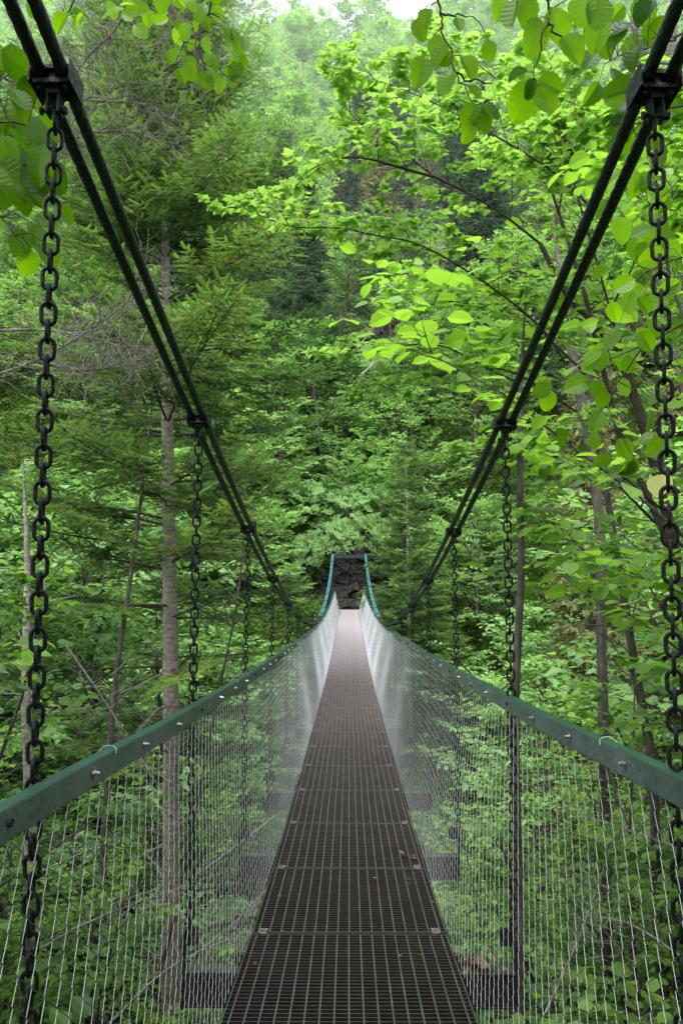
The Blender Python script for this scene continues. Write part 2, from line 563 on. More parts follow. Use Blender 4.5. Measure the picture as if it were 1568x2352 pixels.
def ground(X, Y):
    X = np.asarray(X, float); Y = np.asarray(Y, float)
    z = -1.42 - 7.4 * sstep(.3, 10, Y)
    far = 27 - .10 * np.clip(np.abs(X) - 4, 0, 60)
    rise = 6.55 * sstep(0, 7.6, Y - far) + np.clip(Y - far - 8, 0, 83) * .92 + 3 * sstep(8, 12, Y - far)
    # ledge in front of the bridge end
    lf = sstep(5.5, 2.2, np.abs(X))
    ledge = 6.68 * sstep(0, 6.6, Y - 27) + (3.2 * sstep(37.4, 38.3, Y) + np.clip(Y - 38, 0, 73) * .92)
    z = z + rise * (1 - lf) + ledge * lf
    z = z + np.clip(np.abs(X) - 9, 0, 40) * .22 * sstep(60, 25, Y)
    z = z + 3.0 * sstep(2.2, 6, np.abs(X)) * sstep(15, 4, Y) * sstep(-1, 3, Y)
    amp = sstep(1.5, 5, np.abs(X) + 3 * (Y > 9) * (Y < 30))
    z = z + (vnoise(X, Y, 4.0, 1) * 1.1 + vnoise(X, Y, 1.3, 2) * .4) * amp
    z = z + vnoise(X, Y, 17, 3) * 5 * sstep(40, 60, Y)
    return z


def build_ground():
    xs = np.concatenate([np.linspace(-400, -62, 14), np.linspace(-60, 60, 181), np.linspace(62, 400, 14)])
    ys = np.concatenate([np.linspace(-60, -6, 10), np.linspace(-5, 50, 140), np.linspace(50.6, 120, 90), np.linspace(125, 900, 14)])
    X, Y = np.meshgrid(xs, ys)
    Z = ground(X, Y)
    V = np.stack([X, Y, Z], -1).reshape(-1, 3)
    nx, ny = len(xs), len(ys)
    i, j = np.meshgrid(np.arange(nx - 1), np.arange(ny - 1))
    b = (j * nx + i).ravel()
    F = np.stack([b, b + 1, b + nx + 1, b + nx], -1)
    mb = MB(); mb.put(V, F)
    o = add("ground", mb.build("ground", M['soil'], True))
    tag(o, kind='structure')


build_ground()

# ---------------------------------------------------------------- bridge profile
DY = np.array([-1.5, 0.5, 2.56, 3.55, 4.58, 5.5, 6.45, 7.95, 10, 12.9, 16.3, 20, 24, 28, 34.6])
DZ = np.array([-1.05, -1.24, -1.47, -1.585, -1.675, -1.735, -1.785, -1.86, -1.96, -2.08, -2.17, -2.22, -2.22, -2.19, -2.08])
deck_z = lambda y: np.interp(y, DY, DZ)
RYs = np.array([-1.5, 0.9, 1.9, 2.36, 2.8, 4.8, 6.9, 10.2, 14.6, 19.5, 24, 28, 34.2])
RZs = np.array([-.25, -.405, -.478, -.515, -.55, -.68, -.80, -.965, -1.16, -1.31, -1.36, -1.35, -1.23])


def rail_z(y): return np.interp(y, RYs, RZs)


CY0 = 17.6
def cable_z(y):
    q = np.asarray(y) - CY0
    return -1.17 + np.where(q < 0, .0088, .0076) * q ** 2 - .00001 * np.abs(q) ** 3


DW = .415                        # half widths: deck, rail, cable centre (the two sides hang a little differently)
RWs = {-1: .59, 1: .632}
CWs = {-1: .626, 1: .648}
RZo = {-1: -.012, 1: .012}
CZo = {-1: 0, 1: -.018}
Y0, Y1 = -1.2, 34.4
bridge = empty("suspension_bridge", (0, Y0, -1.1), "narrow green steel suspension footbridge with hanger chains, wire mesh sides and grating deck", "bridge")


def bpart(name, me, parent=None):
    """a bridge part given in world coordinates"""
    o = add(name, me, parent or bridge)
    if parent is None: o.location = [-v for v in bridge.location]
    return o


# main cables: twisted wire rope
def rope(mb, xc, ya, yb, r, mat=0, n=30, lobes=6, lay=.115, dz=0.):
    y = [ya]
    while y[-1] < yb: y.append(y[-1] + (.012 if y[-1] < 6 else .03))
    y = np.array(y)
    P = np.stack([np.full(len(y), xc), y, cable_z(y) + dz], -1)
    T = norm(np.gradient(P, axis=0))
    A = np.cross(T, [1, 0, 0]); A = norm(A)
    B = np.tile([1.0, 0, 0], (len(y), 1))
    s = np.concatenate([[0], np.cumsum(np.linalg.norm(np.diff(P, axis=0), axis=1))])
    th = np.arange(n) * 2 * math.pi / n
    tw = s[:, None] * 2 * math.pi / lay / 1.0
    rr = r * (.84 + .24 * np.abs(np.cos(lobes / 2 * (th[None] - tw / 2))) ** .7)
    V = P[:, None] + rr[..., None] * (np.cos(th)[None, :, None] * B[:, None] + np.sin(th)[None, :, None] * A[:, None])
    k = len(y)
    i = np.arange(k - 1)[:, None] * n
    j = np.arange(n)[None]
    F = np.stack([i + j, i + (j + 1) % n, i + n + (j + 1) % n, i + n + j], -1).reshape(-1, 4)
    ym = np.repeat(.5 * (y[:-1] + y[1:]), n)
    mb.V.append(V.reshape(-1, 3)); mb.F.append(F + mb.n); mb.n += k * n
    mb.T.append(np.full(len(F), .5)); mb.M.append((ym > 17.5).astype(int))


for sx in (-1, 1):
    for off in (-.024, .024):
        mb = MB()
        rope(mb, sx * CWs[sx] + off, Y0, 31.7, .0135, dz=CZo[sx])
        bpart("main_cable", mb.build("main_cable", [M['cable'], M['cable_lit']], True))

# chain link template (unit in metres, link along z)
def link_mesh(mb, c, rot90, pitch=.0375, w=.0145, r=.0046, tilt=0., n=6, k=14):
    hs = pitch / 2 + r * .9 - w + .0005
    th = np.linspace(0, 2 * math.pi, k, endpoint=False)
    x = w * np.cos(th)
    z = w * np.sin(th) + np.where(np.sin(th) >= 0, hs, -hs)
    P = np.stack([x, np.zeros(k), z], -1)
    T = norm(np.roll(P, -1, 0) - np.roll(P, 1, 0))
    Nn = np.cross(T, [0, 1, 0])
    ph = np.arange(n) * 2 * math.pi / n
    V = P[:, None] + r * (np.cos(ph)[None, :, None] * Nn[:, None] + np.sin(ph)[None, :, None] * np.array([0, 1, 0.]))
    if rot90: V = V[..., [1, 0, 2]] * np.array([1, -1, 1])
    i = np.arange(k)[:, None] * n
    i2 = ((np.arange(k) + 1) % k)[:, None] * n
    j = np.arange(n)[None]; j2 = (j + 1) % n
    F = np.stack([i + j, i + j2, i2 + j2, i2 + j], -1).reshape(-1, 4)
    V = V.reshape(-1, 3)
    ca, sa = math.cos(tilt), math.sin(tilt)
    V = np.stack([V[:, 0] * ca - V[:, 1] * sa, V[:, 0] * sa + V[:, 1] * ca, V[:, 2]], -1)
    mb.put(V + c, F)


hangY = [1.66 + 1.67 * i for i in range(-1, 20)]
hangY = [y for y in hangY if y < 31.2]
rng = np.random.default_rng(5)


def clamp_mesh():
    mb = MB(); bb = MB()
    # saddle plates above and below the two ropes, cheeks, hanger fork
    mb.box((0, 0, .019), (.098, .075, .010)); mb.box((0, 0, -.020), (.092, .075, .012))
    for s in (-1, 1):
        mb.box((s * .0435, 0, -.001), (.008, .062, .029))
        mb.box((s * .0515, 0, .0), (.005, .100, .058))
    mb.box((0, 0, 0), (.016, .055, .030))
    for s in (-1, 1): mb.box((s * .0145, 0, -.060), (.006, .034, .066))
    mb.box((0, 0, -.034), (.036, .040, .016))
    for s in (-1, 1):
        for q in (-1, 1):
            mb.tube([(s * .034, q * .024, -.038), (s * .034, q * .024, -.026)], .0065, 6)
            mb.tube([(s * .034, q * .024, .024), (s * .034, q * .024, .031)], .0065, 6)
    bb.tube([(-.036, 0, -.080), (-.030, 0, -.080), (-.030, 0, -.080), (.022, 0, -.080), (.022, 0, -.080), (.034, 0, -.080)], [.0105, .0105, .0055, .0055, .0105, .0105], 8)
    return mb.build("cable_clamp", M['clamp']), bb.build("clamp_bolt", M['clamp'])


CLM, CLB = clamp_mesh()


def beam_mesh():
    mb = MB()
    W = .658
    mb.box((0, 0, -.135), (2 * W, .055, .125), mat=0)
    mb.box((0, 0, -.070), (2 * W, .068, .006), mat=1)
    mb.box((0, 0, -.200), (2 * W, .068, .006), mat=0)
    for s in (-1, 1):
        mb.box((s * (W + .004), 0, -.065), (.012, .07, .29), mat=0)
        mb.box((s * (W - .03), 0, .06), (.05, .012, .07), mat=0)
        mb.box((s * .33, 0, -.03), (.25, .02, .045), mat=0)
    return mb.build("crossbeam", [M['beam'], M['beamtop']])


BMM = beam_mesh()
for y in hangY:
    zd = float(deck_z(y))
    b = bpart("crossbeam", BMM)
    b.location = [0 - bridge.location[0], y - bridge.location[1], zd - bridge.location[2]]
    slope = math.atan2(float(cable_z(y + .05) - cable_z(y - .05)), .1)
    for s in (-1, 1):
        zc = float(cable_z(y)) + CZo[s]; CW = CWs[s]
        c = bpart("cable_clamp", CLM)
        c.location = [s * CW - bridge.location[0], y - bridge.location[1], zc - bridge.location[2]]
        c.rotation_euler = (slope * .45, 0, rng.normal(0, .02)); c.scale = (.82, .82, .84)
        cb = add("bolt", CLB, c)
        top = zc - .088
        bot = zd + .075
        n = max(2, int((top - bot) / .0375))
        mb = MB()
        lo = y > 12
        p = (top - bot) / n
        tw0 = -s * math.atan2(CW, max(y, .5)) + rng.uniform(-.12, .12)
        tws = rng.uniform(-.004, .004)
        rail_push = .0
        for i in range(n + 1):
            z = top - p * i
            xx = s * (CW + .012 * (i / n))
            sg = math.sin(math.pi * i / n) * .006 * s
            link_mesh(mb, np.array([xx + sg, y, z]), i % 2 == 0, p, tilt=tw0 + tws * i, n=6 if not lo else 4, k=16 if y < 4 else (12 if not lo else 8))
        h = bpart("hanger_chain", mb.build("hanger_chain", M['chain'], True))

# handrails
for s in (-1, 1):
    ys = np.arange(Y0, Y1 + .01, .2)
    mb = MB()
    z = rail_z(ys)
    ks = np.hanning(5); ks /= ks.sum()
    zs = np.convolve(np.pad(z, 2, mode='edge'), ks, 'valid')
    wav = .006 * np.sin(ys * 2.1 + s) * (ys > 8)
    RW = RWs[s]; zs = zs + RZo[s]
    x = s * (RW + wav)
    T = 0.004
    # channel: inner face plate, top flange, bottom lip
    prof = [(-.000, -.024), (0, .0245), (s * .003, .027), (s * .034, .027), (s * .034, .0235), (s * .004, .0235), (s * .004, -.020), (s * .02, -.024), (s * .02, -.027), (s * .003, -.027)]
    prof = np.array(prof)
    k, m = len(ys), len(prof)
    V = np.zeros((k, m, 3))
    V[:, :, 0] = x[:, None] + prof[None, :, 0] + s * prof[None, :, 1] * .16
    V[:, :, 1] = ys[:, None]
    V[:, :, 2] = zs[:, None] + prof[None, :, 1]
    i = np.arange(k - 1)[:, None] * m
    j = np.arange(m)[None]
    F = np.stack([i + j, i + (j + 1) % m, i + m + (j + 1) % m, i + m + j], -1)
    top = np.isin(np.arange(m), [1, 2, 3])
    mat = np.tile(top.astype(int), (k - 1, 1)).ravel()
    mb.put(V.reshape(-1, 3), F.reshape(-1, 4)); mb.M[-1] = mat
    rail = bpart("handrail", mb.build("handrail", [M['rail'], M['railtop']]))
    # star washers with bolts, one mesh kind copied
    bb = MB()
    bb.tube([(0, 0, 0), (-s * .012, 0, 0)], .0085, 8)
    bb.tube([(-s * .012, 0, 0), (-s * .021, 0, 0)], .005, 8)
    bb.box((-s * .004, 0, 0), (.004, .034, .008)); bb.box((-s * .0045, 0, 0), (.004, .008, .034))
    BO = bb.build("rail_bolt", M['bolt'])
    rb = MB(); rb.tube([(0, 0, 0), (-s * .008, 0, 0)], .011, 8)
    RB = rb.build("rail_bolt_round", M['clamp'])
    yy = 1.42 - .46 * 2
    q = 0
    while yy < Y1 - .3:
        o = add("bolt", RB if q % 4 == 2 else BO, rail)
        o.location = (s * (RW - .001), yy, float(np.interp(yy, ys, zs)) + .004)
        o.rotation_euler = (rng.uniform(-.5, .5), 0, 0); o.scale = (.8, .72, .72)
        yy += .46; q += 1
    # loops of binding wire over the rail
    for yy in (1.28, 2.05, 4.3, 4.75, 5.6, 8.2):
        lb = MB()
        th = np.linspace(-.4, 3.5, 12)
        lb.tube(np.stack([s * (RW + .018 + .020 * np.cos(th)), yy + .02 * np.sin(th * .7), np.interp(yy, ys, zs) + .024 + .014 * np.sin(th)], -1), .0011, 4)
        add("wire_tie", lb.build("wire_tie", M['dullwire'], True), rail)

# chain-link side nets
d = .0375
for s in (-1, 1):
    mb = MB()
    nr = 26; RW = RWs[s]
    n_w = int((Y1 - Y0) / d)
    jit = np.random.default_rng(3 + s)
    rows = np.arange(nr + 1)
    v = rows / nr
    allP, cnt = [], 0
    for m_ in range(n_w):
        even = (m_ + rows) % 2 == 0
        y = Y0 + m_ * d + np.where(even, -.0012, d + .0012)
        far = m_ * d > 18
        zt = rail_z(y) - .024 + RZo[s]; zb = deck_z(y) - .005
        bulge = np.sin(math.pi * v) * (.012 * math.sin(m_ * d * 1.9 + s) - .022)
        xx = s * (DW + .008 + (RW - DW - .008) * (1 - (1 - v) ** 1.15) + bulge + .0009 * np.where(even, 1, -1))
        z = zb + (zt - zb) * v
        P = np.stack([xx, y, z], -1)
        allP.append(P)
    A = np.array(allP)                       # wires, nodes, 3
    nw, nn = A.shape[:2]
    Tn = np.gradient(A, axis=1)
    a = A[:, :-1].reshape(-1, 3); b = A[:, 1:].reshape(-1, 3)
    dd = norm(b - a)
    e1 = norm(np.cross(dd, [1.0, 0, 0])); e2 = np.cross(dd, e1)
    r = np.interp(a[:, 1], [5, 18], [.00092, .00145])[:, None, None]
    ph = np.arange(4) * math.pi / 2
    ring = lambda p: p[:, None] + r * (np.cos(ph)[None, :, None] * e1[:, None] + np.sin(ph)[None, :, None] * e2[:, None])
    V = np.concatenate([ring(a), ring(b)], 1).reshape(-1, 3)
    base_ = (np.arange(len(a)) * 8)[:, None, None]
    F = np.array([[k_, (k_ + 1) % 4, 4 + (k_ + 1) % 4, 4 + k_] for k_ in range(4)])[None] + base_
    mb.put(V, F.reshape(-1, 4))
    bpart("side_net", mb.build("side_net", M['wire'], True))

# deck panels
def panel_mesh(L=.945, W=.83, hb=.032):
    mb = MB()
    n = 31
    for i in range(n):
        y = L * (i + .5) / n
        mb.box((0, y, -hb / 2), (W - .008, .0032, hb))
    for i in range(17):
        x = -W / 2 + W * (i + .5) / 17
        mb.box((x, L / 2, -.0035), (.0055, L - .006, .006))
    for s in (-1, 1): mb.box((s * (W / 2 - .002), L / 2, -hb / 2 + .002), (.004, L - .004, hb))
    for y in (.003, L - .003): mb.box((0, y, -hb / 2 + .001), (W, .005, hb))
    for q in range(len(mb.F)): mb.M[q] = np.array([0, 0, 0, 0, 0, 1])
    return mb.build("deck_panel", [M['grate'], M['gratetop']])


def paint_shade_sheen(m, stops):  # multiplies base colour by a painted shade-to-sheen ramp along Y
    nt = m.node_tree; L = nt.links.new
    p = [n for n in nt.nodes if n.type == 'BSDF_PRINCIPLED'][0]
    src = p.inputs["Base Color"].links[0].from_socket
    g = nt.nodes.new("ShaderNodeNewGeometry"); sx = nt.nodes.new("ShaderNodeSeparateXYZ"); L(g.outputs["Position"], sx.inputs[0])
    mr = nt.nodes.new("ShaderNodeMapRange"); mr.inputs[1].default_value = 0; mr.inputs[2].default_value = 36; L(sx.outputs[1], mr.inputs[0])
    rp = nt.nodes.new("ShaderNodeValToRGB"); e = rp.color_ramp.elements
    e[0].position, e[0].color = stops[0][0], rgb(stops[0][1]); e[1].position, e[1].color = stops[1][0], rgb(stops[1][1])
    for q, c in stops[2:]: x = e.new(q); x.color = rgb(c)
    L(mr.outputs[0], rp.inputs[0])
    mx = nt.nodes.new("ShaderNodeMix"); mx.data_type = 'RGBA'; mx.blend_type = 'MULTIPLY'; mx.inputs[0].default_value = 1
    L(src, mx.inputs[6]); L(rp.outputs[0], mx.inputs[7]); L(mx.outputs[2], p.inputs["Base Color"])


# near shade and far sky sheen, painted into deck, net and clip colours
paint_shade_sheen(M['grate'], [(0, (.05, .044, .042)), (.12, (.09, .078, .075)), (.38, (.60, .53, .54)), (.8, (1.42, 1.5, 1.56))])
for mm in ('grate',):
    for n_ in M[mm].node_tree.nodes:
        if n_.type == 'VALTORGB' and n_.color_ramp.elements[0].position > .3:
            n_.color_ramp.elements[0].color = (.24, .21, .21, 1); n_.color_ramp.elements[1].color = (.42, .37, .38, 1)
paint_shade_sheen(M['wire'], [(0, (.32, .33, .32)), (.14, (.52, .53, .52)), (.45, (1, 1, 1)), (.9, (1.15, 1.15, 1.2))])
paint_shade_sheen(M['clip'], [(0, (.45, .42, .40)), (.12, (.55, .52, .5)), (.4, (1, 1, 1)), (.9, (1, 1, 1))])
paint_shade_sheen(M['gratetop'], [(0, (.5, .5, .52)), (.1, (.62, .6, .62)), (.4, (1, .96, .98)), (.9, (1.3, 1.3, 1.35))])
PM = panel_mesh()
cb = MB()
cb.box((0, 0, .004), (.034, .045, .006)); cb.tube([(0, 0, .006), (0, 0, .014)], .011, 6); cb.box((0, .032, .0025), (.04, .014, .005))
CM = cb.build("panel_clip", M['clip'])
yj = 3.555 - .955 * 5
while yj < Y1:
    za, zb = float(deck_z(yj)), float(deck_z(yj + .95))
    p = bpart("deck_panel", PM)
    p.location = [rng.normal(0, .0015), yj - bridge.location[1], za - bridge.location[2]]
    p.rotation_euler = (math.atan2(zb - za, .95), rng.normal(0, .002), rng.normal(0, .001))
    for s in (-1, 1):
        c = add("clip", CM, p)
        c.location = (s * (DW - .045), .0, .0)
        c.rotation_euler = (0, 0, rng.normal(0, .15))
    yj += .955

# far portal frame
mb = MB()
for s in (-1, 1):
    mb.box((s * .69, 31.7, -1.05), (.09, .10, 2.75))
    mb.box((s * .62, 31.7, .30), (.16, .14, .10))
mb.box((0, 31.7, .22), (1.10, .12, .14))
bpart("portal_frame", mb.build("portal_frame", M['portal'], False))
for s in (-1, 1):   # anchor cables behind the far frame
    mb = MB()
    zc = float(cable_z(31.7)) + CZo[s]
    for off in (-.024, .024): mb.tube([(s * .63 + off, 31.7, zc), (s * .74 + off, 35.2, -.9), (s * 1.0 + off, 37.3, -2.2)], .0135, 8)
    bpart("anchor_cable", mb.build("anchor_cable", M['portal'], True))

# path at the far end
xs = np.linspace(-1.7, 1.7, 30); ys = np.linspace(34.35, 37.55, 14)
X, Y = np.meshgrid(xs, ys)
Z = np.maximum(ground(X, Y) + .02, -2.12 + .03 * vnoise(X, Y, .5, 8))
b = (np.arange(13)[:, None] * 30 + np.arange(29)[None]).ravel()
mb = MB(); mb.put(np.stack([X, Y, Z], -1).reshape(-1, 3), np.stack([b, b + 1, b + 31, b + 30], -1))
tag(add("path", mb.build("path", M['path'], True)), kind='structure')

# rock face behind the bridge end, rock outcrops
def rock_mesh(seed, w, h, dep, n=90, rough=1.0):
    rng = np.random.default_rng(seed)
    u = np.linspace(0, 1, n); v = np.linspace(0, 1, n)
    U, Vv = np.meshgrid(u, v)
    X = (U - .5) * w; Z = Vv * h
    prof = np.sin(np.clip(U, 0, 1) * math.pi) ** .35
    Yd = -dep * prof * (1 - .35 * Vv)
    def facets(cell, amp, sd):
        rg_ = np.random.default_rng(sd)
        m_ = int(w * h / (cell * cell)) + 6
        S = np.column_stack([rg_.uniform(-w / 2, w / 2, m_), rg_.uniform(0, h, m_)])
        xw = X + vnoise(X, Z, cell, sd + 9) * cell * .7; zw = Z * 1.25 + vnoise(Z, X, cell, sd + 8) * cell * .5
        D2 = (xw[..., None] - S[:, 0]) ** 2 + (zw[..., None] - S[:, 1] * 1.25) ** 2
        k_ = D2.argmin(-1)
        o_ = rg_.normal(0, 1, m_)[k_]; a_ = rg_.normal(0, .8, m_)[k_]; c_ = rg_.normal(0, .8, m_)[k_]
        return amp * (o_ + (a_ * (xw - S[k_, 0]) + c_ * (zw - S[k_, 1] * 1.25)) / cell)
    Yd += rough * (facets(1.1, .20, seed) + facets(.38, .07, seed + 1) + facets(.14, .025, seed + 2) + vnoise(X, Z, 2.0, seed) * .8)
    mb = MB()
    b = (np.arange(n - 1)[:, None] * n + np.arange(n - 1)[None]).ravel()
    mb.put(np.stack([X, Yd, Z], -1).reshape(-1, 3), np.stack([b, b + 1, b + n + 1, b + n], -1))
    return mb.build("rocky_cliff", M['rock'])


o = add("rocky_cliff", rock_mesh(3, 5.2, 4.2, 1.0, 170)); o.location = (.3, 38.15, -2.9)
tag(o, "dark craggy rock face rising right behind the far end of the footbridge", "cliff")
o = add("rock_outcrop", rock_mesh(9, 3.6, 2.4, .8, 80)); o.location = (-3.4, 35.9, -3.2); o.rotation_euler = (0, 0, .5)
tag(o, "grey rock outcrop poking from the bank left of the bridge end", "rock")
# ================================================================ vegetation
# master meshes -----------------------------------------------------------------
BM = [broadleaf(11, 9.5, 3.5, .12, 34, 8, 4, 6, .20, T_RH, M['bark2'], M['beech'], .12),
      broadleaf(12, 8.0, 3.2, .10, 32, 8, 4, 6, .19, T_RH, M['bark2'], M['beech'], .10, tint=.62),
      broadleaf(13, 11., 3.4, .14, 38, 8, 4, 6, .20, T_RH, M['bark2'], M['beech'], .2, tint=.42),
      broadleaf(14, 6.5, 2.8, .07, 28, 8, 4, 6, .14, T_OVAL, M['bark2'], M['beech'], .08, tint=.7, stems=3)]
CM_ = [conifer(21, 12, 3.1, .13, 30, 6, .24, .27, T_SHOOT_LO, M['bark2'], M['spruce'], .05, .22, .12),
       conifer(22, 15, 3.3, .15, 34, 6, .25, .29, T_SHOOT_LO, M['bark2'], M['spruce'], .12, .3, .2, tint=.35),
       conifer(23, 13, 2.7, .13, 30, 5, .22, .26, T_SHOOT_LO, M['bark2'], M['larch'], .1, .28, .6)]
HZ = [broadleaf(31, 6.2, 2.2, .05, 30, 7, 4, 5, .115, T_OVAL, M['bark2'], M['hazel'], .10, stems=5),
      broadleaf(32, 7.2, 2.4, .06, 32, 7, 4, 5, .12, T_OVAL, M['bark2'], M['hazel'], .1, tint=.42, stems=5)]


def make_tree(name, pair, loc, label, cat, group=None, rz=0, s=1.0, tilt=(0, 0)):
    r = empty(name, loc, label, cat, group, rz)
    r.scale = (s, s, s); r.rotation_euler = (tilt[0], tilt[1], rz)
    add("trunk", pair[0], r); add("crown", pair[1], r)
    return r


def gz(x, y): return float(ground(x, y))


# far hillside wood: one mass on the upper slope --------------------------------------
lib = bpy.data.collections.new("forest_trees")        # library of tree shapes for the wood, not part of the scene
def joined(pair, name):
    mb_t, mb_c = pair
    me = bpy.data.meshes.new(name)
    import bmesh
    bm = bmesh.new(); bm.from_mesh(mb_t); nt_ = len(bm.faces); bm.from_mesh(mb_c)
    bm.faces.ensure_lookup_table()
    for f in bm.faces[nt_:]: f.material_index = 1
    bm.to_mesh(me); bm.free()
    me.materials.append(mb_t.materials[0]); me.materials.append(mb_c.materials[0])
    o = bpy.data.objects.new(name, me); lib.objects.link(o)
    return o


for i, p in enumerate(BM[:3] + CM_): joined(p, "a%d_tree" % i)


def scatter(name, pts, rots, scales, idx, coll):
    me = bpy.data.meshes.new(name)
    me.vertices.add(len(pts)); me.vertices.foreach_set("co", np.asarray(pts, np.float32).ravel())
    a = me.attributes.new("rot", 'FLOAT_VECTOR', 'POINT'); a.data.foreach_set("vector", np.asarray(rots, np.float32).ravel())
    a = me.attributes.new("scl", 'FLOAT', 'POINT'); a.data.foreach_set("value", np.asarray(scales, np.float32))
    a = me.attributes.new("idx", 'INT', 'POINT'); a.data.foreach_set("value", np.asarray(idx, np.int32))
    o = bpy.data.objects.new(name, me); COL.objects.link(o)
    ng = bpy.data.node_groups.new(name, 'GeometryNodeTree')
    ng.interface.new_socket("Geometry", in_out='INPUT', socket_type='NodeSocketGeometry')
    ng.interface.new_socket("Geometry", in_out='OUTPUT', socket_type='NodeSocketGeometry')
    L = ng.links.new
    gi = ng.nodes.new("NodeGroupInput"); go = ng.nodes.new("NodeGroupOutput")
    ci = ng.nodes.new("GeometryNodeCollectionInfo"); ci.inputs[0].default_value = coll
    ci.inputs["Separate Children"].default_value = True; ci.inputs["Reset Children"].default_value = True
    ip = ng.nodes.new("GeometryNodeInstanceOnPoints"); ip.inputs["Pick Instance"].default_value = True
    def attr(nm, ty):
        n = ng.nodes.new("GeometryNodeInputNamedAttribute"); n.data_type = ty; n.inputs[0].default_value = nm
        return [x for x in n.outputs if x.enabled and x.name == "Attribute"][0]
    L(gi.outputs[0], ip.inputs["Points"]); L(ci.outputs[0], ip.inputs["Instance"])
    L(attr("idx", 'INT'), ip.inputs["Instance Index"])
    L(attr("rot", 'FLOAT_VECTOR'), ip.inputs["Rotation"])
    L(attr("scl", 'FLOAT'), ip.inputs["Scale"])
    L(ip.outputs[0], go.inputs[0])
    md = o.modifiers.new("scatter", 'NODES'); md.node_group = ng
    return o


rng = np.random.default_rng(77)
pts, near = [], []
y = 39.0
while y < 118:
    st = 2.7 + (y - 38) * .02
    x = -.52 * y - 8
    while x < .52 * y + 8:
        px_, py_ = x + rng.uniform(-1, 1) * st * .45, y + rng.uniform(-1, 1) * st * .45
        if not (abs(px_ - .3) < 4.5 and py_ < 40.5): (near if py_ < 47 and abs(px_) < 26 else pts).append((px_, py_))
        x += st
    y += st * .95
pts = np.array(pts)
far_ = pts[:, 1] > 88
con = vnoise(pts[:, 0], pts[:, 1], 9, 31) + rng.normal(0, .12, len(pts)) > .24
con &= ~far_
idx = np.where(con, rng.integers(3, 6, len(pts)), rng.integers(0, 3, len(pts)))
P3 = np.column_stack([pts, ground(pts[:, 0], pts[:, 1]) - .2])
rots = np.column_stack([rng.normal(0, .04, (len(pts), 2)), rng.uniform(0, 6.28, len(pts))])
fo = scatter("distant_forest", P3, rots, rng.uniform(.65, 1.15, len(pts)), idx, lib)
tag(fo, "dense mixed green wood covering the steep slope up to the skyline", "forest", kind='stuff')

# trees on the foot of the far slope, individually ------------------------------------
kinds = [("beech_tree", BM[0], "broadleaf tree with mid green layered foliage at the foot of the far slope", "tree", "broadleaf trees at the foot of the far slope"),
         ("beech_tree", BM[1], "light green bushy broadleaf tree at the foot of the far slope", "tree", "light green broadleaf trees at the foot of the far slope"),
         ("beech_tree", BM[2], "tall deep green broadleaf tree at the foot of the far slope", "tree", "tall broadleaf trees at the foot of the far slope"),
         ("spruce_tree", CM_[0], "dark green conical spruce at the foot of the far slope", "tree", "spruces at the foot of the far slope"),
         ("spruce_tree", CM_[2], "brownish green spruce with hanging twigs at the foot of the far slope", "tree", "drooping spruces at the foot of the far slope")]
masters = {}
for i, (x, y) in enumerate(near):
    q = int(rng.choice([0, 1, 2, 3, 4], p=[.36, .42, .12, .03, .07]))
    nm, pair, lab, cat, grp = kinds[q]
    loc = (x, y, gz(x, y) - .2)
    if q not in masters: masters[q] = make_tree(nm, pair, loc, lab, cat, grp, rng.uniform(0, 6.28), rng.uniform(.6, .95))
    else: copy_thing(masters[q], loc, rng.uniform(0, 6.28), rng.uniform(.6, .95), lab, grp, tuple(rng.normal(0, .04, 2)))

# trees in and beside the ravine, each placed ------------------------------------------
def tree_at(name, pair, x, y, label, cat="tree", group=None, s=1.0, rz=0, tilt=(0, 0), dz=-.2):
    return make_tree(name, pair, (x, y, gz(x, y) + dz), label, cat, group, rz, s, tilt)


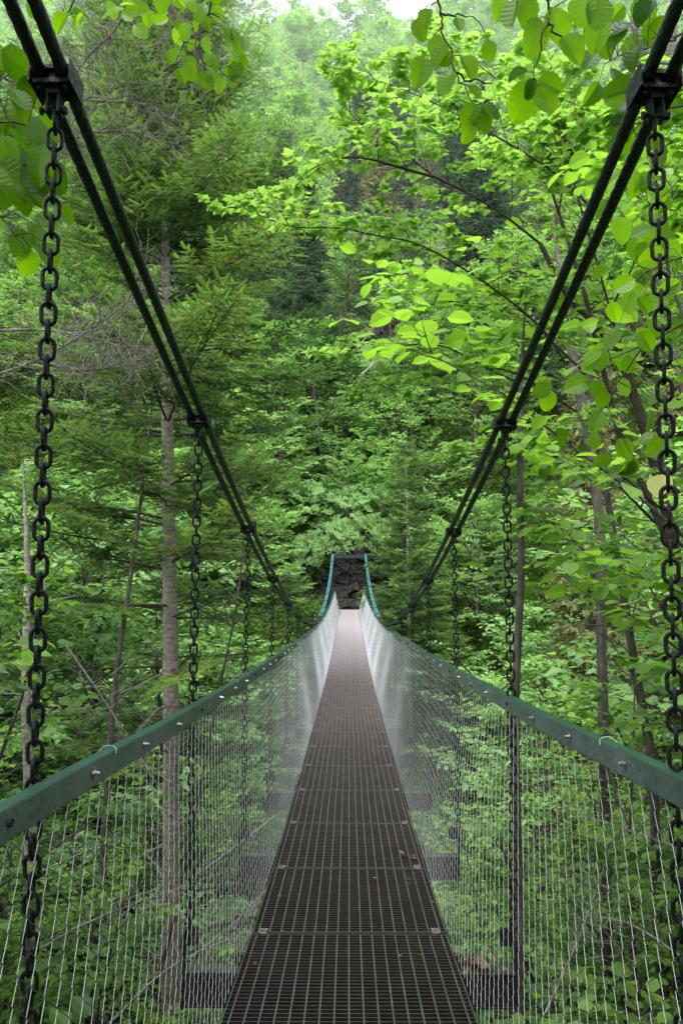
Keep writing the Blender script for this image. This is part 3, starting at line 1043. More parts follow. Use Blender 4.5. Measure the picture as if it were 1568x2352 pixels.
PLACED = [
    ("beech_tree", BM[0], -7.5, 15.5, 1.0, "mid green beech with layered sprays behind the big fir trunk, left of the bridge"),
    ("beech_tree", BM[1], -4.3, 19.5, .95, "light green beech filling the space between fir trunk and bridge"),
    ("beech_tree", BM[1], -10.5, 20.5, 1.3, "tall shaded broadleaf tree at the left edge beyond the ravine floor"),
    ("beech_tree", BM[3], -3.2, 12.8, .75, "bright young beech sapling seen through the left side mesh"),
    ("beech_tree", BM[1], -3.4, 26.5, .80, "light green bush crown just left of the sagging far cables"),
    ("beech_tree", BM[3], -5.8, 28.5, 1.0, "many stemmed light green tree on the far bank left of the rocks"),
    ("beech_tree", BM[0], -12.5, 28.5, 1.1, "broad beech on the far bank near the left edge"),
    ("beech_tree", BM[1], 4.0, 17.5, .85, "light green beech beside the right mesh, in front of the end spruce"),
    ("beech_tree", BM[1], 7.2, 14.5, 1.35, "broad beech in the ravine right of the second chain"),
    ("beech_tree", BM[2], 10.5, 19.5, 1.05, "tall broadleaf tree at the right edge beyond the ravine floor"),
    ("beech_tree", BM[3], 3.3, 12.0, .8, "green sapling seen through the right side mesh"),
    ("beech_tree", BM[1], 5.6, 24.5, .95, "bushy light green tree right of the far bridge end"),
    ("beech_tree", BM[0], 11.5, 27.5, 1.1, "broad beech on the far bank near the right edge"),
    ("beech_tree", BM[3], 3.6, 29.5, .8, "low leafy tree at the foot of the spruce by the bridge end"),
    ("spruce_tree", CM_[2], 6.4, 21.5, 1.05, "tall brownish spruce with hanging twigs behind the maple branches"),
    ("spruce_tree", CM_[2], 10.0, 24.5, 1.15, "second drooping brownish spruce farther right behind the maple"),
    ("spruce_tree", CM_[1], -12.8, 26.5, 1.0, "tall dark spruce behind the left beeches"),
    ("spruce_tree", CM_[0], -5.8, 33.5, .95, "dark conical spruce on the bank left of the portal"),
    ("spruce_tree", CM_[0], -14.5, 18.0, 1.2, "spruce at the far left edge behind dead twigs"),
    ("spruce_tree", CM_[1], -2.4, 44.0, 1.0, "dark spruce standing on the slope above the bridge end"),
]
for i, (nm, pair, x, y, s, lab) in enumerate(PLACED):
    tree_at(nm, pair, x, y, lab, s=s, rz=i * 1.7)

# spruce by the bridge end, right of the portal
end_pair = conifer(41, 13.5, 3.7, .15, 26, 6, .17, .2, T_SHOOT, M["bark"], M["fir"], .28, .2, .03, tint=.34, conic=.8)
p = at(943, 1350, 29.5)
tree_at("spruce_tree", end_pair, p[0], 29.5, "slender spruce with wide flat boughs reaching over the far end of the bridge", s=.85)

# the big fir ---------------------------------------------------------------------------
fir_pair = None
def big_fir():
    rng = np.random.default_rng(51)
    wood, crown, lv = MB(), MB(), Leaves()
    Yf = 11.0
    base = at(392, 2420, Yf); base[2] = gz(base[0], Yf) - .3
    P = smooth_path([base, at(392, 2352, Yf), at(394, 2000, Yf), at(392, 1500, Yf), at(385, 1000, Yf), at(380, 560, Yf), at(374, 250, Yf + .1), at(368, -60, Yf + .2), at(362, -420, Yf + .3)], 4)
    zt, zb_ = P[-1, 2], P[0, 2]
    rad = np.interp(P[:, 2], [zb_, -3, 0, 3, 6, zt], [.140, .114, .094, .074, .034, .012])
    wood.tube(P, rad, 20, 0, caps=False)
    L_ = Vector(base)
    pos = lambda z: np.array([np.interp(z, P[:, 2], P[:, 0]), np.interp(z, P[:, 2], P[:, 1]), z])
    # branch stubs / knots
    for i in range(60):
        z = rng.uniform(-5.5, 2.5); a = rng.uniform(0, 6.28)
        c = pos(z); rr = np.interp(z, P[:, 2], rad)
        dv = np.array([math.cos(a), math.sin(a), .2])
        wood.tube([c + dv * rr * .8, c + dv * (rr + rng.uniform(.015, .05))], [.016, .008], 5, 0)
    # live boughs
    z = -2.6
    i = 0
    while z < 9.2:
        per = 7 if z > -1 else 4
        for j in range(per):
            az = j * 6.283 / per + i * .9 + rng.uniform(-.3, .3)
            L = np.interp(z, [-2.6, 0, 2.5, 5, 9.2], [2.1, 2.6, 2.6, 2.0, .8]) * rng.uniform(.65, 1.12)
            cx = pos(z)
            # keep the boughs out of the walkway beside them
            if z < .4 and math.cos(az) * L + cx[0] > -1.0: L = max(.5, (-1.0 - cx[0]) / max(.2, math.cos(az)))
            tt = .45 + .05 * z / 4 + rng.normal(0, .12)
            if rng.random() < .12: tt = .9
            conifer_branch(lv, wood, cx + UP * rng.uniform(-.12, .12), az, np.interp(z, [-3, 3, 8], [.05, .30, .6]) + rng.normal(0, .12), L, rng,
                           .13, .15, tt, .12 if z > 0 else .2, .0, (.04 if z > 4.2 else .16) if z > 0 else .32, .018 if z < 4 else .012, sec=.40, wm=2)
        z += rng.uniform(.50, .72) if z < 4 else rng.uniform(.25, .4); i += 1
    # dead bare lower branches
    for k in range(26):
        z = rng.uniform(-5.6, -.6); a = rng.uniform(0, 6.28); c = pos(z)
        L = rng.uniform(.7, 2.4)
        e = c + np.array([math.cos(a) * L, math.sin(a) * L, rng.uniform(-.35, .25) * L])
        if e[0] > -1.0 and z < 1: continue
        Q = curve_pts(c, e, rng.uniform(-.1, .12) * L, 8, rng, .035)
        wood.tube(Q, np.linspace(.016, .003, 8), 4, 1, caps=False)
        for q in range(int(L * 9)):
            u = rng.uniform(.2, 1); m = np.array([np.interp(u, np.linspace(0, 1, 8), Q[:, c_]) for c_ in range(3)])
            dv = rng.normal(0, 1, 3); dv[2] -= .3; dv /= np.linalg.norm(dv)
            l = rng.uniform(.1, .45)
            m2 = m + dv * l * .5; m3 = m2 + (dv + rng.normal(0, .4, 3)) * l * .5
            wood.tube([m, m2, m3], [.004, .003, .0015], 3, 1, caps=False)
    lv.flush(crown, T_SHOOT)
    me_w = wood.build("trunk", [M['bark'], M['deadwood'], M['twig']], True); me_c = crown.build("crown", M['fir'])
    root = empty("fir_tree", base, "tall fir with straight bare grey trunk and flat dark green boughs left of the bridge", "tree")
    for nm, me in (("trunk", me_w), ("crown", me_c)):
        o = add(nm, me, root); o.location = [-float(v) for v in base]


big_fir()

# other conifers around the fir
pair2 = conifer(61, 14, 2.7, .13, 30, 6, .18, .18, T_SHOOT, M['bark'], M['fir'], .15, .2, .03, tint=.42, accent=.08)
tree_at("fir_tree", pair2, -6.6, 11.5, "yellowish green fir crowding in from the left edge", s=.95)
tree_at("beech_tree", BM[1], -5.6, 18.5, "light green beech standing right behind the big fir trunk", s=1.35, rz=2)
tree_at("fir_tree", pair2, -9.5, 15.5, "dull green fir at the far left behind the yellowish one", s=1.0, rz=4)
# thin leaning trunks low on the left and right
def pole_tree(pts, r0, r1, label, mat='bark2', twigs=18, seed=1, name="bare_trunk"):
    rng = np.random.default_rng(seed)
    P = smooth_path([at(*q) for q in pts], 4)
    b = P[0].copy(); b[2] = gz(b[0], b[1]) - .2
    tp = P[-1] + (P[-1] - P[-3]) / np.linalg.norm(P[-1] - P[-3]) * 2.6 * np.array([.7, 1, 1])
    P = np.vstack([b, P, smooth_path([P[-1], (P[-1] + tp) / 2 + rng.normal(0, .05, 3), tp], 3)[1:]])
    mb = MB(); mb.tube(P, np.concatenate([np.linspace(r0, r1, len(P) - 5), np.linspace(r1 * .9, r1 * .15, 5)]), 10, 0, caps=False)
    for k in range(twigs):
        i = rng.integers(1, len(P)); m = P[i]
        dv = rng.normal(0, 1, 3); dv[2] *= .5; dv /= np.linalg.norm(dv)
        l = rng.uniform(.3, 1.1)
        Q = curve_pts(m, m + dv * l, .05, 5, rng, .08)
        mb.tube(Q, np.linspace(.009, .002, 5), 4, 0, caps=False)
    root = empty(name, b, label, "tree")
    o = add("trunk", mb.build("trunk", M[mat], True), root); o.location = [-float(v) for v in b]
    return root


pole_tree([(60, 2352, 8.5), (66, 2150, 8.5), (70, 1900, 8.6), (60, 1600, 8.7)], .075, .05, "brown bare trunk low in the left corner behind the mesh", 'bark', 16, 1)
pole_tree([(205, 2352, 9.5), (235, 2000, 9.6), (262, 1600, 9.8), (300, 1330, 10)], .05, .025, "thin leaning stem left of the big fir trunk", 'bark2', 16, 2)
pole_tree([(330, 2352, 10.5), (390, 2150, 10.3), (445, 1880, 10.1), (500, 1600, 10.0)], .03, .015, "very thin sapling stem crossing behind the fir trunk", 'bark2', 12, 3)
pole_tree([(1192, 2352, 5.6), (1188, 2000, 5.7), (1182, 1640, 5.8), (1196, 1330, 6.0)], .036, .026, "dark mossy trunk right behind the second right chain", 'bark2', 10, 4)
pole_tree([(1500, 1760, 8.5), (1462, 1560, 8.6), (1425, 1330, 8.7), (1390, 1120, 8.8)], .05, .035, "mottled grey trunk leaning behind the hazels on the right", 'bark2', 12, 5)
pole_tree([(1375, 1180, 11), (1340, 960, 11), (1316, 820, 11), (1296, 700, 11.2)], .07, .045, "mossy trunk between maple and right cables", 'bark2', 12, 6)

for i, (x, y, s) in enumerate([(-3.6, 38.6, .8), (-1.9, 39.4, .62), (.6, 39.3, .6), (2.4, 39.2, .7), (3.9, 38.0, .75), (-5.2, 36.8, .9), (4.6, 35.4, .7), (.2, 41.2, .8), (2.9, 41.6, .9), (-2.6, 41.6, .9), (-1.3, 39.0, .4), (1.5, 39.0, .4), (2.9, 38.5, .5), (-2.9, 38.5, .5), (.1, 39.0, .55), (-4.4, 37.4, .7), (1.9, 39.0, .55)]):
    lab = "small leafy tree leaning over the cliff behind the far bridge end"
    q = copy_thing(masters['c'], (x, y, gz(x, y) - .3), i * 1.3, s, lab, "small trees over the cliff", (.12, 0)) if 'c' in masters else None
    if q is None:
        masters['c'] = make_tree("beech_tree", BM[3], (x, y, gz(x, y) - .3), lab, "tree", "small trees over the cliff", 0, s, (.12, 0))

for i, (x, y, s, tl) in enumerate([(-2.1, 38.6, .42, .75), (-.7, 38.65, .40, .9), (.8, 38.6, .42, .8), (2.2, 38.6, .42, .7), (-3.3, 38.2, .45, .6), (.1, 38.9, .45, .6), (-1.5, 38.9, .42, .7)]):
    copy_thing(masters['c'], (x, y, gz(x, y) - .05), .3 * i, s, "small leafy tree leaning over the cliff behind the far bridge end", "small trees over the cliff", (tl, 0))

# seedlings rooted in the cracks of the cliff, hanging forward over the bridge end
for i, (x, z, s) in enumerate([(-1.9, .2, .30), (-1.0, .75, .30), (0, .95, .30), (1.0, .7, .32), (1.9, .15, .32), (-2.3, -.7, .30), (2.4, -.8, .30), (-1.3, -.15, .2), (1.4, -.2, .2)]):
    copy_thing(masters['c'], (x, 37.35, z), .4 * i, s, "small bush rooted in the cliff face, hanging over the far bridge end", "bushes on the cliff face", (1.15, 0))

# hazels ---------------------------------------------------------------------------------
HAZ = [
    (HZ[0], 3.7, 5.0, 1.25, 0.0, "large hazel bush filling the right edge behind the near chain"),
    (HZ[1], 4.9, 7.2, 1.4, 1.1, "tall hazel behind the first one, leaves up to the right cable"),
    (HZ[0], 3.3, 9.0, 1.05, 2.2, "hazel bush between the second and third right chains"),
    (HZ[1], 6.2, 10.5, 1.4, 3.3, "hazel farther back at the right, under the maple"),
    (HZ[0], 2.9, 7.0, .62, 4.0, "low dark hazel below the right handrail"),
    (HZ[1], -4.2, 7.0, .92, 1.9, "hazel bush low at the left edge behind the near chain"),
    (HZ[0], -3.6, 9.3, .85, 3.0, "hazel leaves left of the big fir trunk"),
    (HZ[0], -5.6, 9.6, 1.0, 5.0, "hazel behind the left edge, partly under fir boughs"),
    (HZ[1], -3.0, 16.5, .75, .4, "round hazel right of the fir trunk seen through the mesh"),
    (HZ[0], 2.9, 15.0, .8, .9, "hazel beside the bridge middle on the right"),
    (HZ[1], 4.4, 13.0, .9, 2.9, "dense hazel right of the fourth right chain"),
]
for pair, x, y, s, rz, lab in HAZ:
    tree_at("hazel_shrub", pair, x, y, lab, "shrub", s=s, rz=rz, dz=-.1)

# the maple ---------------------------------------------------------------------------------
def maple():
    rng = np.random.default_rng(71)
    wood, crown, lv = MB(), MB(), Leaves()
    root_p = np.array([3.9, 7.0, gz(3.9, 7.0) - .3])
    stem = smooth_path([root_p, at(1640, 1900, 6.9), at(1590, 1500, 6.8), at(1530, 1180, 6.7), at(1440, 862, 6.6), at(1377, 757, 6.5), at(1300, 675, 6.4), at(1240, 560, 6.3)], 4)
    wood.tube(stem, np.linspace(.065, .02, len(stem)), 8, 0, caps=False)
    limbs = [
        [(1500, 640, 6.6), (1300, 420, 6.2), (1150, 320, 6.0), (1066, 272, 5.9), (951, 216, 5.8), (839, 176, 5.7)],
        [(1240, 560, 6.3), (1150, 490, 6.1), (1066, 440, 6.0), (995, 404, 5.9), (915, 340, 5.8), (823, 280, 5.7), (787, 232, 5.7)],
        [(995, 406, 5.9), (915, 384, 5.8), (843, 364, 5.7), (791, 362, 5.6), (743, 376, 5.6), (699, 396, 5.5)],
        [(1296, 833, 6.6), (1262, 776, 6.5), (1209, 723, 6.4), (1123, 656, 6.2), (1017, 589, 6.0), (939, 554, 5.9), (867, 542, 5.8), (783, 524, 5.6), (667, 520, 5.5), (560, 478, 5.3)],
        [(1190, 880, 7.0), (1108, 841, 6.9), (1032, 800, 6.8), (960, 790, 6.7), (855, 806, 6.6), (790, 815, 6.5)],
        [(1330, 950, 7.0), (1180, 856, 7.0), (1104, 850, 6.9), (1027, 857, 6.8), (930, 875, 6.7), (850, 905, 6.6)],
        [(1440, 862, 6.6), (1380, 640, 6.3), (1320, 430, 6.1), (1280, 260, 6.0), (1260, 120, 5.9)],
        [(1440, 862, 6.6), (1344, 970, 6.4), (1276, 992, 6.3), (1152, 1026, 6.2), (1060, 1040, 6.1)],
        [(1377, 757, 6.5), (1250, 700, 6.8), (1120, 700, 7.0), (1000, 690, 7.1), (900, 700, 7.2)],
        [(1377, 757, 6.5), (1480, 560, 6.2), (1560, 420, 6.0)],
        [(1300, 420, 6.2), (1200, 250, 6.4), (1100, 150, 6.5), (1010, 110, 6.6)],
        [(1530, 1180, 6.7), (1400, 1080, 6.4), (1290, 1120, 6.2), (1180, 1180, 6.1)],
        [(1560, 420, 6.0), (1420, 300, 6.6), (1300, 230, 7.0), (1180, 190, 7.2)],
        [(1530, 1180, 6.7), (1500, 900, 7.4), (1400, 820, 7.6), (1260, 780, 7.8), (1130, 780, 8.0)],
        [(1440, 862, 6.6), (1340, 560, 7.4), (1230, 400, 7.8), (1120, 360, 8.0)],
        [(1590, 1500, 6.8), (1440, 1290, 7.2), (1300, 1240, 7.4), (1180, 1250, 7.6)],
    ]
    for L in limbs:
        Q = smooth_path([at(*q) for q in L], 3)
        ln = np.linalg.norm(np.diff(Q, axis=0), axis=1).sum()
        leafy_limb(wood, lv, Q, .0115, rng, int(ln * 10), .66, 3, .20, 6, .079, .78, .12, droop=.22, ntilt=.42, rise=.14)
    lv.flush(crown, T_MAPLE)
    root = empty("maple_tree", root_p, "maple with long thin branches of bright lobed leaves reaching toward the bridge from the right", "tree")
    for nm, me in (("trunk", wood.build("trunk", M['twig'], True)), ("crown", crown.build("crown", M['maple']))):
        o = add(nm, me, root); o.location = [-float(v) for v in root_p]


maple()

# overhanging twigs close to the camera -----------------------------------------------------
def hang_branch(paths, leaves, size, mat, label, seed, T=T_BIG, r=.0035, name="overhanging_branch"):
    """twig polylines with individually hung big leaves; paths in (px,py,Y)"""
    rng = np.random.default_rng(seed)
    wood, crown, lv = MB(), MB(), Leaves()
    base = at(*paths[0][0])
    allq = []
    for P in paths:
        Q = smooth_path([at(*q) for q in P], 4)
        Q[1:-1] += rng.normal(0, .004, (len(Q) - 2, 3)); allq.append(Q)
        wood.tube(Q, np.linspace(r, r * .35, len(Q)), 5, 0, caps=False)
    for (px, py, Y, ang, sz, t) in leaves:      # ang: picture direction of the tip, degrees from straight down
        p0 = at(px, py, Y)
        a = R(ang)
        D = np.array([math.sin(a), rng.uniform(-.25, .1), -math.cos(a)])
        Nn = np.array([rng.normal(0, .5), -1.0, .55 + rng.normal(0, .45)])
        lv.add(p0[None], D[None], Nn[None], np.array([size * sz]), np.array([t]))
        AQ = np.concatenate(allq); near_ = AQ[np.argmin(((AQ - p0) ** 2).sum(1))]
        mid = (near_ + p0) / 2 + np.array([0, 0, .15 * np.linalg.norm(p0 - near_)])
        wood.tube([near_, mid, p0], [.0016, .0013, .0009], 3, 0, caps=False)
    n_ = len(lv.P); pick = rng.integers(0, 4, n_)
    for q in range(4):
        l2 = Leaves()
        for k in range(n_):
            if pick[k] == q: l2.add(lv.P[k], lv.D[k], lv.N[k], lv.S[k], lv.T[k])
        l2.flush(crown, T_BIGS[q])
    root = empty(name, base, label, "branch")
    for nm, me in (("stem", wood.build("stem", M['twig'], True)), ("leaves", crown.build("leaves", mat))):
        o = add(nm, me, root); o.location = [-float(v) for v in base]
    return root


rg = np.random.default_rng(8)
hang_branch([[(1000, -60, 1.95), (1010, 20, 2.0), (1018, 60, 2.0), (1032, 130, 2.0), (1045, 165, 2.0), (1070, 210, 2.0), (1098, 245, 2.0)], [(1012, 30, 2.0), (1050, 34, 2.0), (1085, 38, 2.0)], [(1045, 165, 2.0), (1090, 185, 2.0), (1130, 190, 2.0)]],
            [(985, 20, 2.0, -20, .75, .6), (1048, 40, 2.0, 12, .6, .62), (960, 40, 2.05, 10, .85, .55), (1020, 100, 2.0, -25, .85, .6), (1040, 125, 2.0, -50, .6, .5), (1058, 130, 2.0, 30, .95, .7), (1040, 160, 2.0, -35, .9, .65),
             (1075, 195, 2.0, 40, .65, .6), (1098, 240, 2.0, -40, .9, .6), (1100, 245, 2.0, 15, .95, .45), (1100, 240, 2.0, 55, .85, .35), (1120, 90, 2.05, 5, .7, .6), (975, 130, 2.1, -15, 1.15, .55), (1000, 80, 2.05, 0, .8, .7), (1085, 275, 2.0, -10, .85, .65)],
            .072, M['bright'], "hanging twig of translucent oval leaves near the top centre, left of the curled one", 1)
hang_branch([[(1250, -60, 1.75), (1262, 20, 1.8), (1255, 60, 1.8), (1235, 130, 1.8), (1224, 180, 1.8)], [(1258, 55, 1.8), (1290, 90, 1.8), (1330, 115, 1.8)]],
            [(1190, -10, 1.8, -15, 1.15, .35), (1238, 40, 1.8, -12, 1.25, .6), (1205, -20, 1.8, 10, 1.0, .45), (1265, 15, 1.8, 20, 1.1, .7), (1150, -10, 1.85, -8, .8, .6), (1225, 180, 1.8, -20, 1.25, .55), (1232, 185, 1.8, 70, .85, .4), (1215, 165, 1.8, -70, .7, .15), (1222, 180, 1.8, -5, .6, .15), (1235, 200, 1.8, 30, .9, .6), (1290, 85, 1.8, 30, 1.0, .6), (1330, -20, 1.8, 5, 1.1, .6), (1380, -10, 1.8, -10, 1.1, .35)],
            .075, M['bright'], "overhanging twig with the largest drooping leaves, hanging beside the right cable pair", 2)
hang_branch([[(1600, 60, 2.1), (1540, 90, 2.2), (1480, 110, 2.3), (1400, 140, 2.3)], [(1600, 130, 2.1), (1500, 150, 2.3), (1430, 150, 2.3)], [(1600, 240, 2.1), (1480, 260, 2.3), (1390, 300, 2.4)]],
            [(1540 - rg.uniform(0, 170), 90 + rg.uniform(-110, 230), 2.3 + rg.uniform(-.2, .3), rg.uniform(-100, 60), rg.uniform(.8, 1.3), rg.uniform(.0, .6)) for _ in range(26)],
            .08, M['bright'], "dark leafy branch end behind the near right clamp", 3)
hang_branch([[(500, -60, 2.6), (480, 30, 2.7), (450, 110, 2.7), (500, 160, 2.7), (545, 190, 2.7)], [(480, 30, 2.7), (430, 80, 2.8), (400, 150, 2.8)]],
            [(rg.uniform(395, 560), rg.uniform(40, 190), 2.75 + rg.uniform(-.1, .2), rg.uniform(-50, 50), rg.uniform(.65, 1.0), rg.uniform(.35, .8)) for _ in range(34)],
            .072, M['bright'], "cluster of bright leaves hanging right of the near left cables", 4)
hang_branch([[(100, -80, 2.6), (200, -40, 2.6), (330, -20, 2.6), (480, -20, 2.6)], [(200, -40, 2.6), (150, 40, 2.6), (110, 60, 2.6)]],
            [(rg.uniform(60, 520), rg.uniform(-70, 60) , 2.6 + rg.uniform(-.3, .5), rg.uniform(-110, 110), rg.uniform(.6, 1.15), rg.uniform(.2, .9)) for _ in range(36)],
            .075, M['bright'], "bright leafy twig running along the top left of the view", 5)
hang_branch([[(-60, 150, 2.1), (10, 250, 2.1), (40, 330, 2.1)], [(-60, 420, 2.1), (20, 520, 2.1), (60, 580, 2.1)], [(-60, 280, 2.1), (60, 290, 2.1), (130, 330, 2.1)]],
            [(rg.uniform(-20, 110), rg.uniform(90, 420), 2.1 + rg.uniform(-.1, .2), rg.uniform(-60, 60), rg.uniform(.9, 1.4), rg.uniform(.15, .6)) for _ in range(36)] +
            [(rg.uniform(-10, 130), rg.uniform(400, 590), 2.2, rg.uniform(-60, 60), rg.uniform(.6, 1.0), rg.uniform(.3, .75)) for _ in range(10)],
            .085, M['bright'], "big dark green leaves at the left edge beside the near left chain", 6)
hang_branch([[(1640, 700, 2.9), (1480, 790, 3.1), (1330, 850, 3.2), (1250, 880, 3.2)], [(1480, 790, 3.1), (1400, 900, 3.2), (1330, 960, 3.2)]],
            [(rg.uniform(1240, 1560), rg.uniform(780, 1080), 3.2 + rg.uniform(-.2, .3), rg.uniform(-80, 60), rg.uniform(.8, 1.25), rg.uniform(.4, .85)) for _ in range(30)],
            .085, M['bright'], "hazel branch with big yellow green leaves right of the second right clamp", 7)
hang_branch([[(1640, 350, 3.0), (1540, 430, 3.1), (1440, 520, 3.2)], [(1640, 560, 3.0), (1500, 620, 3.2), (1420, 660, 3.3)]],
            [(rg.uniform(1380, 1570), rg.uniform(380, 760), 3.1 + rg.uniform(-.2, .4), rg.uniform(-80, 60), rg.uniform(.8, 1.25), rg.uniform(.3, .85)) for _ in range(40)],
            .085, M['bright'], "leafy hazel branch at the right edge around the near chain", 8)


# bare twiggy dead boughs on the left ---------------------------------------------------------
def dead_bough(paths, n_tw, label, seed, r=.012):
    rng = np.random.default_rng(seed)
    mb = MB()
    base = at(*paths[0][0])
    for P in paths:
        Q = smooth_path([at(*q) for q in P], 4)
        m = len(Q)
        mb.tube(Q, np.linspace(r, r * .2, m), 5, 0, caps=False)
        for k in range(n_tw):
            u = rng.uniform(.1, 1) * (m - 1); i = int(min(u, m - 2)); p = Q[i] + (Q[i + 1] - Q[i]) * (u - i)
            ax = norm(Q[i + 1] - Q[i])
            dv = norm(ax * rng.uniform(.1, .9) + rng.normal(0, .75, 3))
            l = rng.uniform(.15, .75)
            pts_ = [p]
            for s_ in range(5):
                dv = norm(dv + rng.normal(0, .28, 3) + np.array([0, 0, .05])); pts_.append(pts_[-1] + dv * l / 5)
            pts_ = np.array(pts_)
            mb.tube(pts_, np.linspace(r * .26, r * .07, 6), 3, 0, caps=False)
            for j in range(rng.integers(2, 6)):
                q = pts_[rng.integers(1, 6)]; d2 = norm(dv + rng.normal(0, .9, 3)); l2 = l * rng.uniform(.15, .5)
                mb.tube([q, q + d2 * l2 * .5, q + norm(d2 + rng.normal(0, .4, 3)) * l2], [r * .1, r * .08, r * .05], 3, 0, caps=False)
    o = add("dead_branch", mb.build("dead_branch", M['deadwood'], True)); 
    o.data.transform(Matrix.Translation(-Vector(base))); o.location = [float(v) for v in base]
    tag(o, label, "branch")


dead_bough([[(-80, 130, 4.6), (60, 200, 4.7), (200, 230, 4.8), (330, 240, 4.9), (430, 300, 5.0)], [(330, -60, 4.4), (270, 60, 4.5), (180, 160, 4.6), (60, 380, 4.7)], [(330, -60, 4.4), (420, 60, 4.6), (520, 170, 4.8)], [(-60, 300, 4.6), (100, 330, 4.8), (260, 300, 4.9), (400, 330, 5.1)]], 85,
           "tangle of bare dead twigs at the top left behind the near cables", 1, .011)
dead_bough([[(-80, 880, 5.5), (80, 830, 5.6), (240, 735, 5.7), (330, 650, 5.8)], [(-60, 760, 6), (120, 760, 6.2), (260, 790, 6.3), (360, 830, 6.4)], [(80, 830, 5.6), (220, 850, 5.8), (330, 800, 5.9)]], 75,
           "grey dead bough with bare twigs crossing left of the fir trunk", 2, .013)
dead_bough([[(150, 1480, 8), (260, 1640, 8.2), (420, 1900, 8.4)], [(640, 1870, 8), (520, 1960, 8.2), (380, 2060, 8.5), (280, 2120, 8.6)], [(440, 2200, 8), (560, 2100, 8.1), (690, 1950, 8.4)]], 30,
           "pale fallen dead boughs lying behind the left mesh", 3, .014)
dead_bough([[(60, 2200, 7), (200, 2120, 7.2), (380, 2050, 7.4), (520, 2000, 7.5)], [(100, 2000, 8), (260, 1930, 8.2), (420, 1890, 8.4)], [(250, 2352, 7), (380, 2230, 7.2), (520, 2160, 7.5), (640, 2150, 7.6)]], 26,
           "grey bare boughs low in the left corner, crossing behind the mesh", 5, .012)
dead_bough([[(1568, 1950, 6), (1420, 1900, 6.2), (1280, 1850, 6.4)], [(1240, 2352, 6), (1330, 2150, 6.2), (1400, 1950, 6.4)], [(1568, 2200, 6), (1440, 2120, 6.2), (1300, 2100, 6.4)]], 24,
           "dark bare twigs low behind the right side mesh", 6, .011)
dead_bough([[(820, 800, 27), (880, 730, 27), (960, 700, 27)], [(830, 860, 27), (900, 800, 27), (980, 740, 27)], [(960, 700, 27), (1000, 640, 27), (1010, 480, 27)]], 70,
           "pale grey dead crown right of centre, above the far bridge end", 4, .03)
for o in bpy.data.objects:
    if o.get('label') == "pale grey dead crown right of centre, above the far bridge end": o.data.materials[0] = M['deadwood']

BACK = [(BM[2], -4.5, -5.5, 1.25, "tall broadleaf tree on the bank behind and left of the bridge start"),
        (BM[0], 4.8, -4.5, 1.3, "broad beech on the bank behind and right of the bridge start"),
        (BM[2], .8, -9.5, 1.4, "tall broadleaf tree straight behind the bridge start"),
        (CM_[1], -2.2, -8.0, 1.1, "dark spruce behind the bridge start"),
        (CM_[0], 2.9, -7.2, 1.2, "spruce behind the bridge start beside the broad beech"),
        (BM[1], -7.5, -2.5, 1.3, "bushy beech on the near bank, outermost to the left"),
        (BM[1], 7.8, -1.5, 1.3, "bushy beech on the near bank, outermost to the right")]
for i, (pair, x, y, s, lab) in enumerate(BACK):
    tree_at("spruce_tree" if pair in CM_ else "beech_tree", pair, x, y, lab, s=s, rz=i)

tree_at("beech_tree", BM[2], -6.2, .6, "tall broadleaf tree added unseen to shade the near bank beside the first left chain, out past the hazels", s=1.15, rz=2)  # this pair stands out of view, added to darken the low near banks
tree_at("beech_tree", BM[2], 6.4, .8, "tall broadleaf tree added unseen to shade the near bank beside the first right chain, out past the hazels", s=1.15, rz=5)
tree_at("beech_tree", BM[3], -2.7, 33.1, "tiny bush on the bank edge below the left end of the far cables", s=.42)
tree_at("beech_tree", BM[3], 2.4, 33.0, "tiny bush on the bank edge below the right end of the far cables", s=.4)

# undergrowth: uncountable leafy ground cover ---------------------------------------------------
lib2 = bpy.data.collections.new("undergrowth_plants")
for i in range(3):
    rng2 = np.random.default_rng(200 + i)
    mb, lv = MB(), Leaves()
    for k in range(70):
        a = rng2.uniform(0, 6.28); l = rng2.uniform(.15, .55)
        p = np.array([rng2.normal(0, .22), rng2.normal(0, .22), 0]); q = p + np.array([math.cos(a) * l * .6, math.sin(a) * l * .6, l])
        mb.tube([p, q], [.003, .0015], 3, 1, caps=False)
        twig_leaves(lv, p + (q - p) * .2, q, 6, .10 if i < 2 else .07, rng2, .5 + .1 * i, .3, .4)
    lv.flush(mb, T_RH, 0)
    o = bpy.data.objects.new("b%d_plant" % i, mb.build("b%d_plant" % i, [M['herb'], M['twig']])); lib2.objects.link(o)
n = 14000
rng = np.random.default_rng(90)
yy = 2 + 46 * rng.random(n) ** .8
xx = (rng.random(n) * 2 - 1) * (.5 * yy + 3)
ok = ~((np.abs(xx) < 1.5) & (yy < 3)) & ~((np.abs(xx) < 1.9) & (yy > 33.2) & (yy < 38.2)) & ~((np.abs(xx) < 1.3) & (yy > 29.5) & (yy < 38.2)) & ((vnoise(xx, yy, 2.2, 55) > -.22) | (yy > 26))
xx, yy = xx[ok], yy[ok]
ug = scatter("undergrowth", np.column_stack([xx, yy, ground(xx, yy) - .03]), np.column_stack([np.zeros((len(xx), 2)), rng.uniform(0, 6.28, len(xx))]), rng.uniform(.7, 1.8, len(xx)), rng.integers(0, 3, len(xx)), lib2)
tag(ug, "leafy herbs and low plants covering the ravine floor and banks", "undergrowth", kind='stuff')

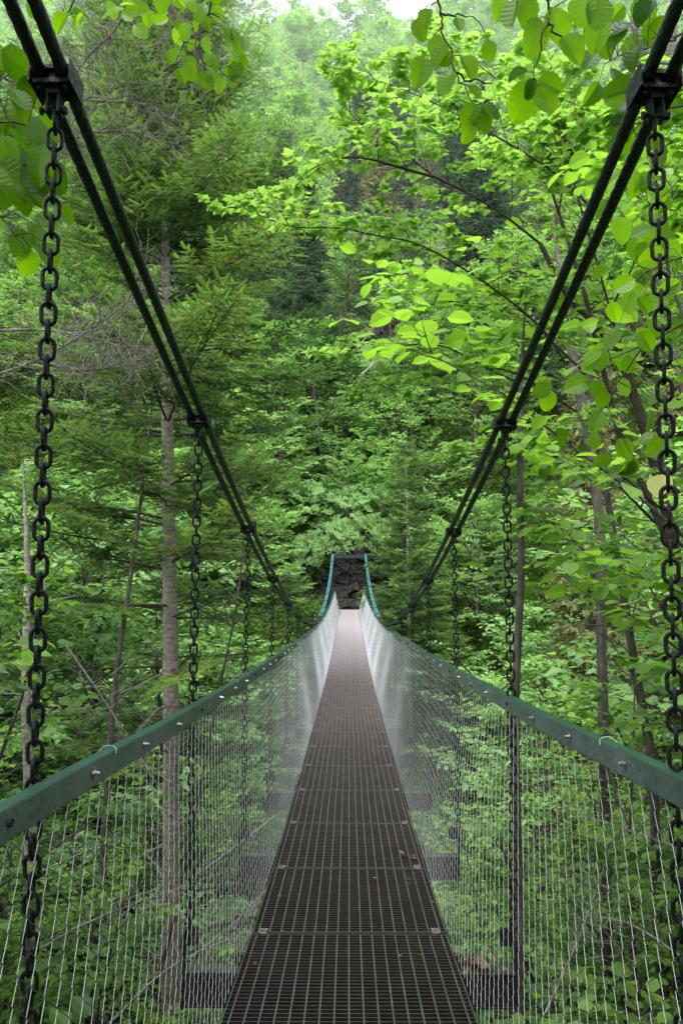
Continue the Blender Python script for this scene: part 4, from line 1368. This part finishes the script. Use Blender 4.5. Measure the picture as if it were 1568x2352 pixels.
# trees and bushes pressing in around the far end
for i, (pair, x, y, s, lab) in enumerate([
        (BM[1], -3.6, 33.6, .62, "light bush hugging the bank just left of the far bridge end"),
        (BM[3], -3.5, 35.6, .55, "small leafy bush at the foot of the cliff on the left"),
        (BM[3], 3.4, 34.6, .6, "small leafy bush at the foot of the cliff under the spruce"),
        (BM[1], 5.2, 33.0, .75, "light green tree just right of the slender spruce"),
        (BM[0], -7.2, 32.0, .9, "beech on the bank beyond the fallen boughs, left of the bridge end")]):
    tree_at("beech_tree", pair, x, y, lab, s=s, rz=i * 2.1)

# dead leaves caught at the deck edge
def litter(x, y, z, label, n, spread, seed):
    rng = np.random.default_rng(seed)
    mb, lv = MB(), Leaves()
    P = rng.normal(0, 1, (n, 3)) * np.array(spread)
    P[:, 2] = np.abs(P[:, 2])
    lv.add(P, rng.normal(0, 1, (n, 3)) * np.array([1, 1, .4]), UP + rng.normal(0, .5, (n, 3)), rng.uniform(.02, .045, n), rng.random(n))
    lv.flush(mb, T_OVAL)
    o = add("leaf_litter", mb.build("leaf_litter", M['litter'])); o.location = (x, y, z)
    tag(o, label, "dead leaves")


litter(.50, 3.33, float(deck_z(3.3)) - .055, "brown dead leaves heaped on the nearest right beam end", 40, (.05, .02, .02), 1)
rng = np.random.default_rng(64)
mb, lv = MB(), Leaves()
n = 230
yy = 1.5 + 24 * rng.random(n) ** 1.5; xx = rng.choice([-1, 1], n) * .40 * rng.random(n) ** .35
lv.add(np.column_stack([xx, yy, deck_z(yy) + .004]), rng.normal(0, 1, (n, 3)) * np.array([1, 1, .12]), UP + rng.normal(0, .2, (n, 3)), rng.uniform(.006, .022, n), rng.random(n))
lv.flush(mb, T_OVAL)
tag(add("leaf_litter", mb.build("leaf_litter", M['litter'])), "scattered brown leaf crumbs along the edges of the deck", "leaf litter", kind='stuff')
litter(.36, 4.66, float(deck_z(4.6)) + .004, "small brown leaf clump beside a clip on the right deck edge", 7, (.02, .02, .008), 2)

# thin haze hanging between the bridge end and the upper slope
hm, hnt, hout = new_mat("haze")
vs = hnt.nodes.new("ShaderNodeVolumePrincipled")
vs.inputs["Density"].default_value = .0015
vs.inputs["Color"].default_value = (.92, .97, 1, 1)
vs.inputs["Anisotropy"].default_value = 0
hnt.links.new(vs.outputs[0], hout.inputs["Volume"])
mb = MB(); mb.box((0, 95, 45), (240, 110, 140))
tag(add("haze", mb.build("haze", hm)), "thin pale haze over the upper wooded slope", "haze", kind='stuff')

# ================================================================ light
w = bpy.data.worlds.new("World")
sc.world = w
w.use_nodes = True
nt = w.node_tree
bg = nt.nodes["Background"]
sky = nt.nodes.new("ShaderNodeTexSky")
sky.sky_type = 'NISHITA'
sky.sun_disc = False
sky.sun_elevation = R(58)
sky.sun_rotation = R(205)
sky.air_density = 1.0
sky.dust_density = 3.0
hs = nt.nodes.new("ShaderNodeHueSaturation")
hs.inputs["Saturation"].default_value = .25
hs.inputs["Value"].default_value = 6.4
nt.links.new(sky.outputs[0], hs.inputs["Color"])
nt.links.new(hs.outputs[0], bg.inputs[0])
bg.inputs[1].default_value = .15
sd = bpy.data.lights.new("sun", 'SUN')
sd.energy = 1.5
sd.angle = R(25)
sd.color = (1, .97, .9)
so = bpy.data.objects.new("sun", sd)
COL.objects.link(so)
so.rotation_euler = (R(32), 0, R(-25) + R(180) - R(0))
sdir = Vector((math.sin(R(205)) * math.cos(R(58)), math.cos(R(205)) * math.cos(R(58)), math.sin(R(58))))
so.rotation_euler = sdir.to_track_quat('Z', 'Y').to_euler()

sc.view_settings.view_transform = 'Standard'
sc.view_settings.look = 'None'
sc.view_settings.exposure = 0
sc.cycles.max_bounces = 8
sc.cycles.diffuse_bounces = 4
sc.cycles.transmission_bounces = 4
sc.cycles.glossy_bounces = 3
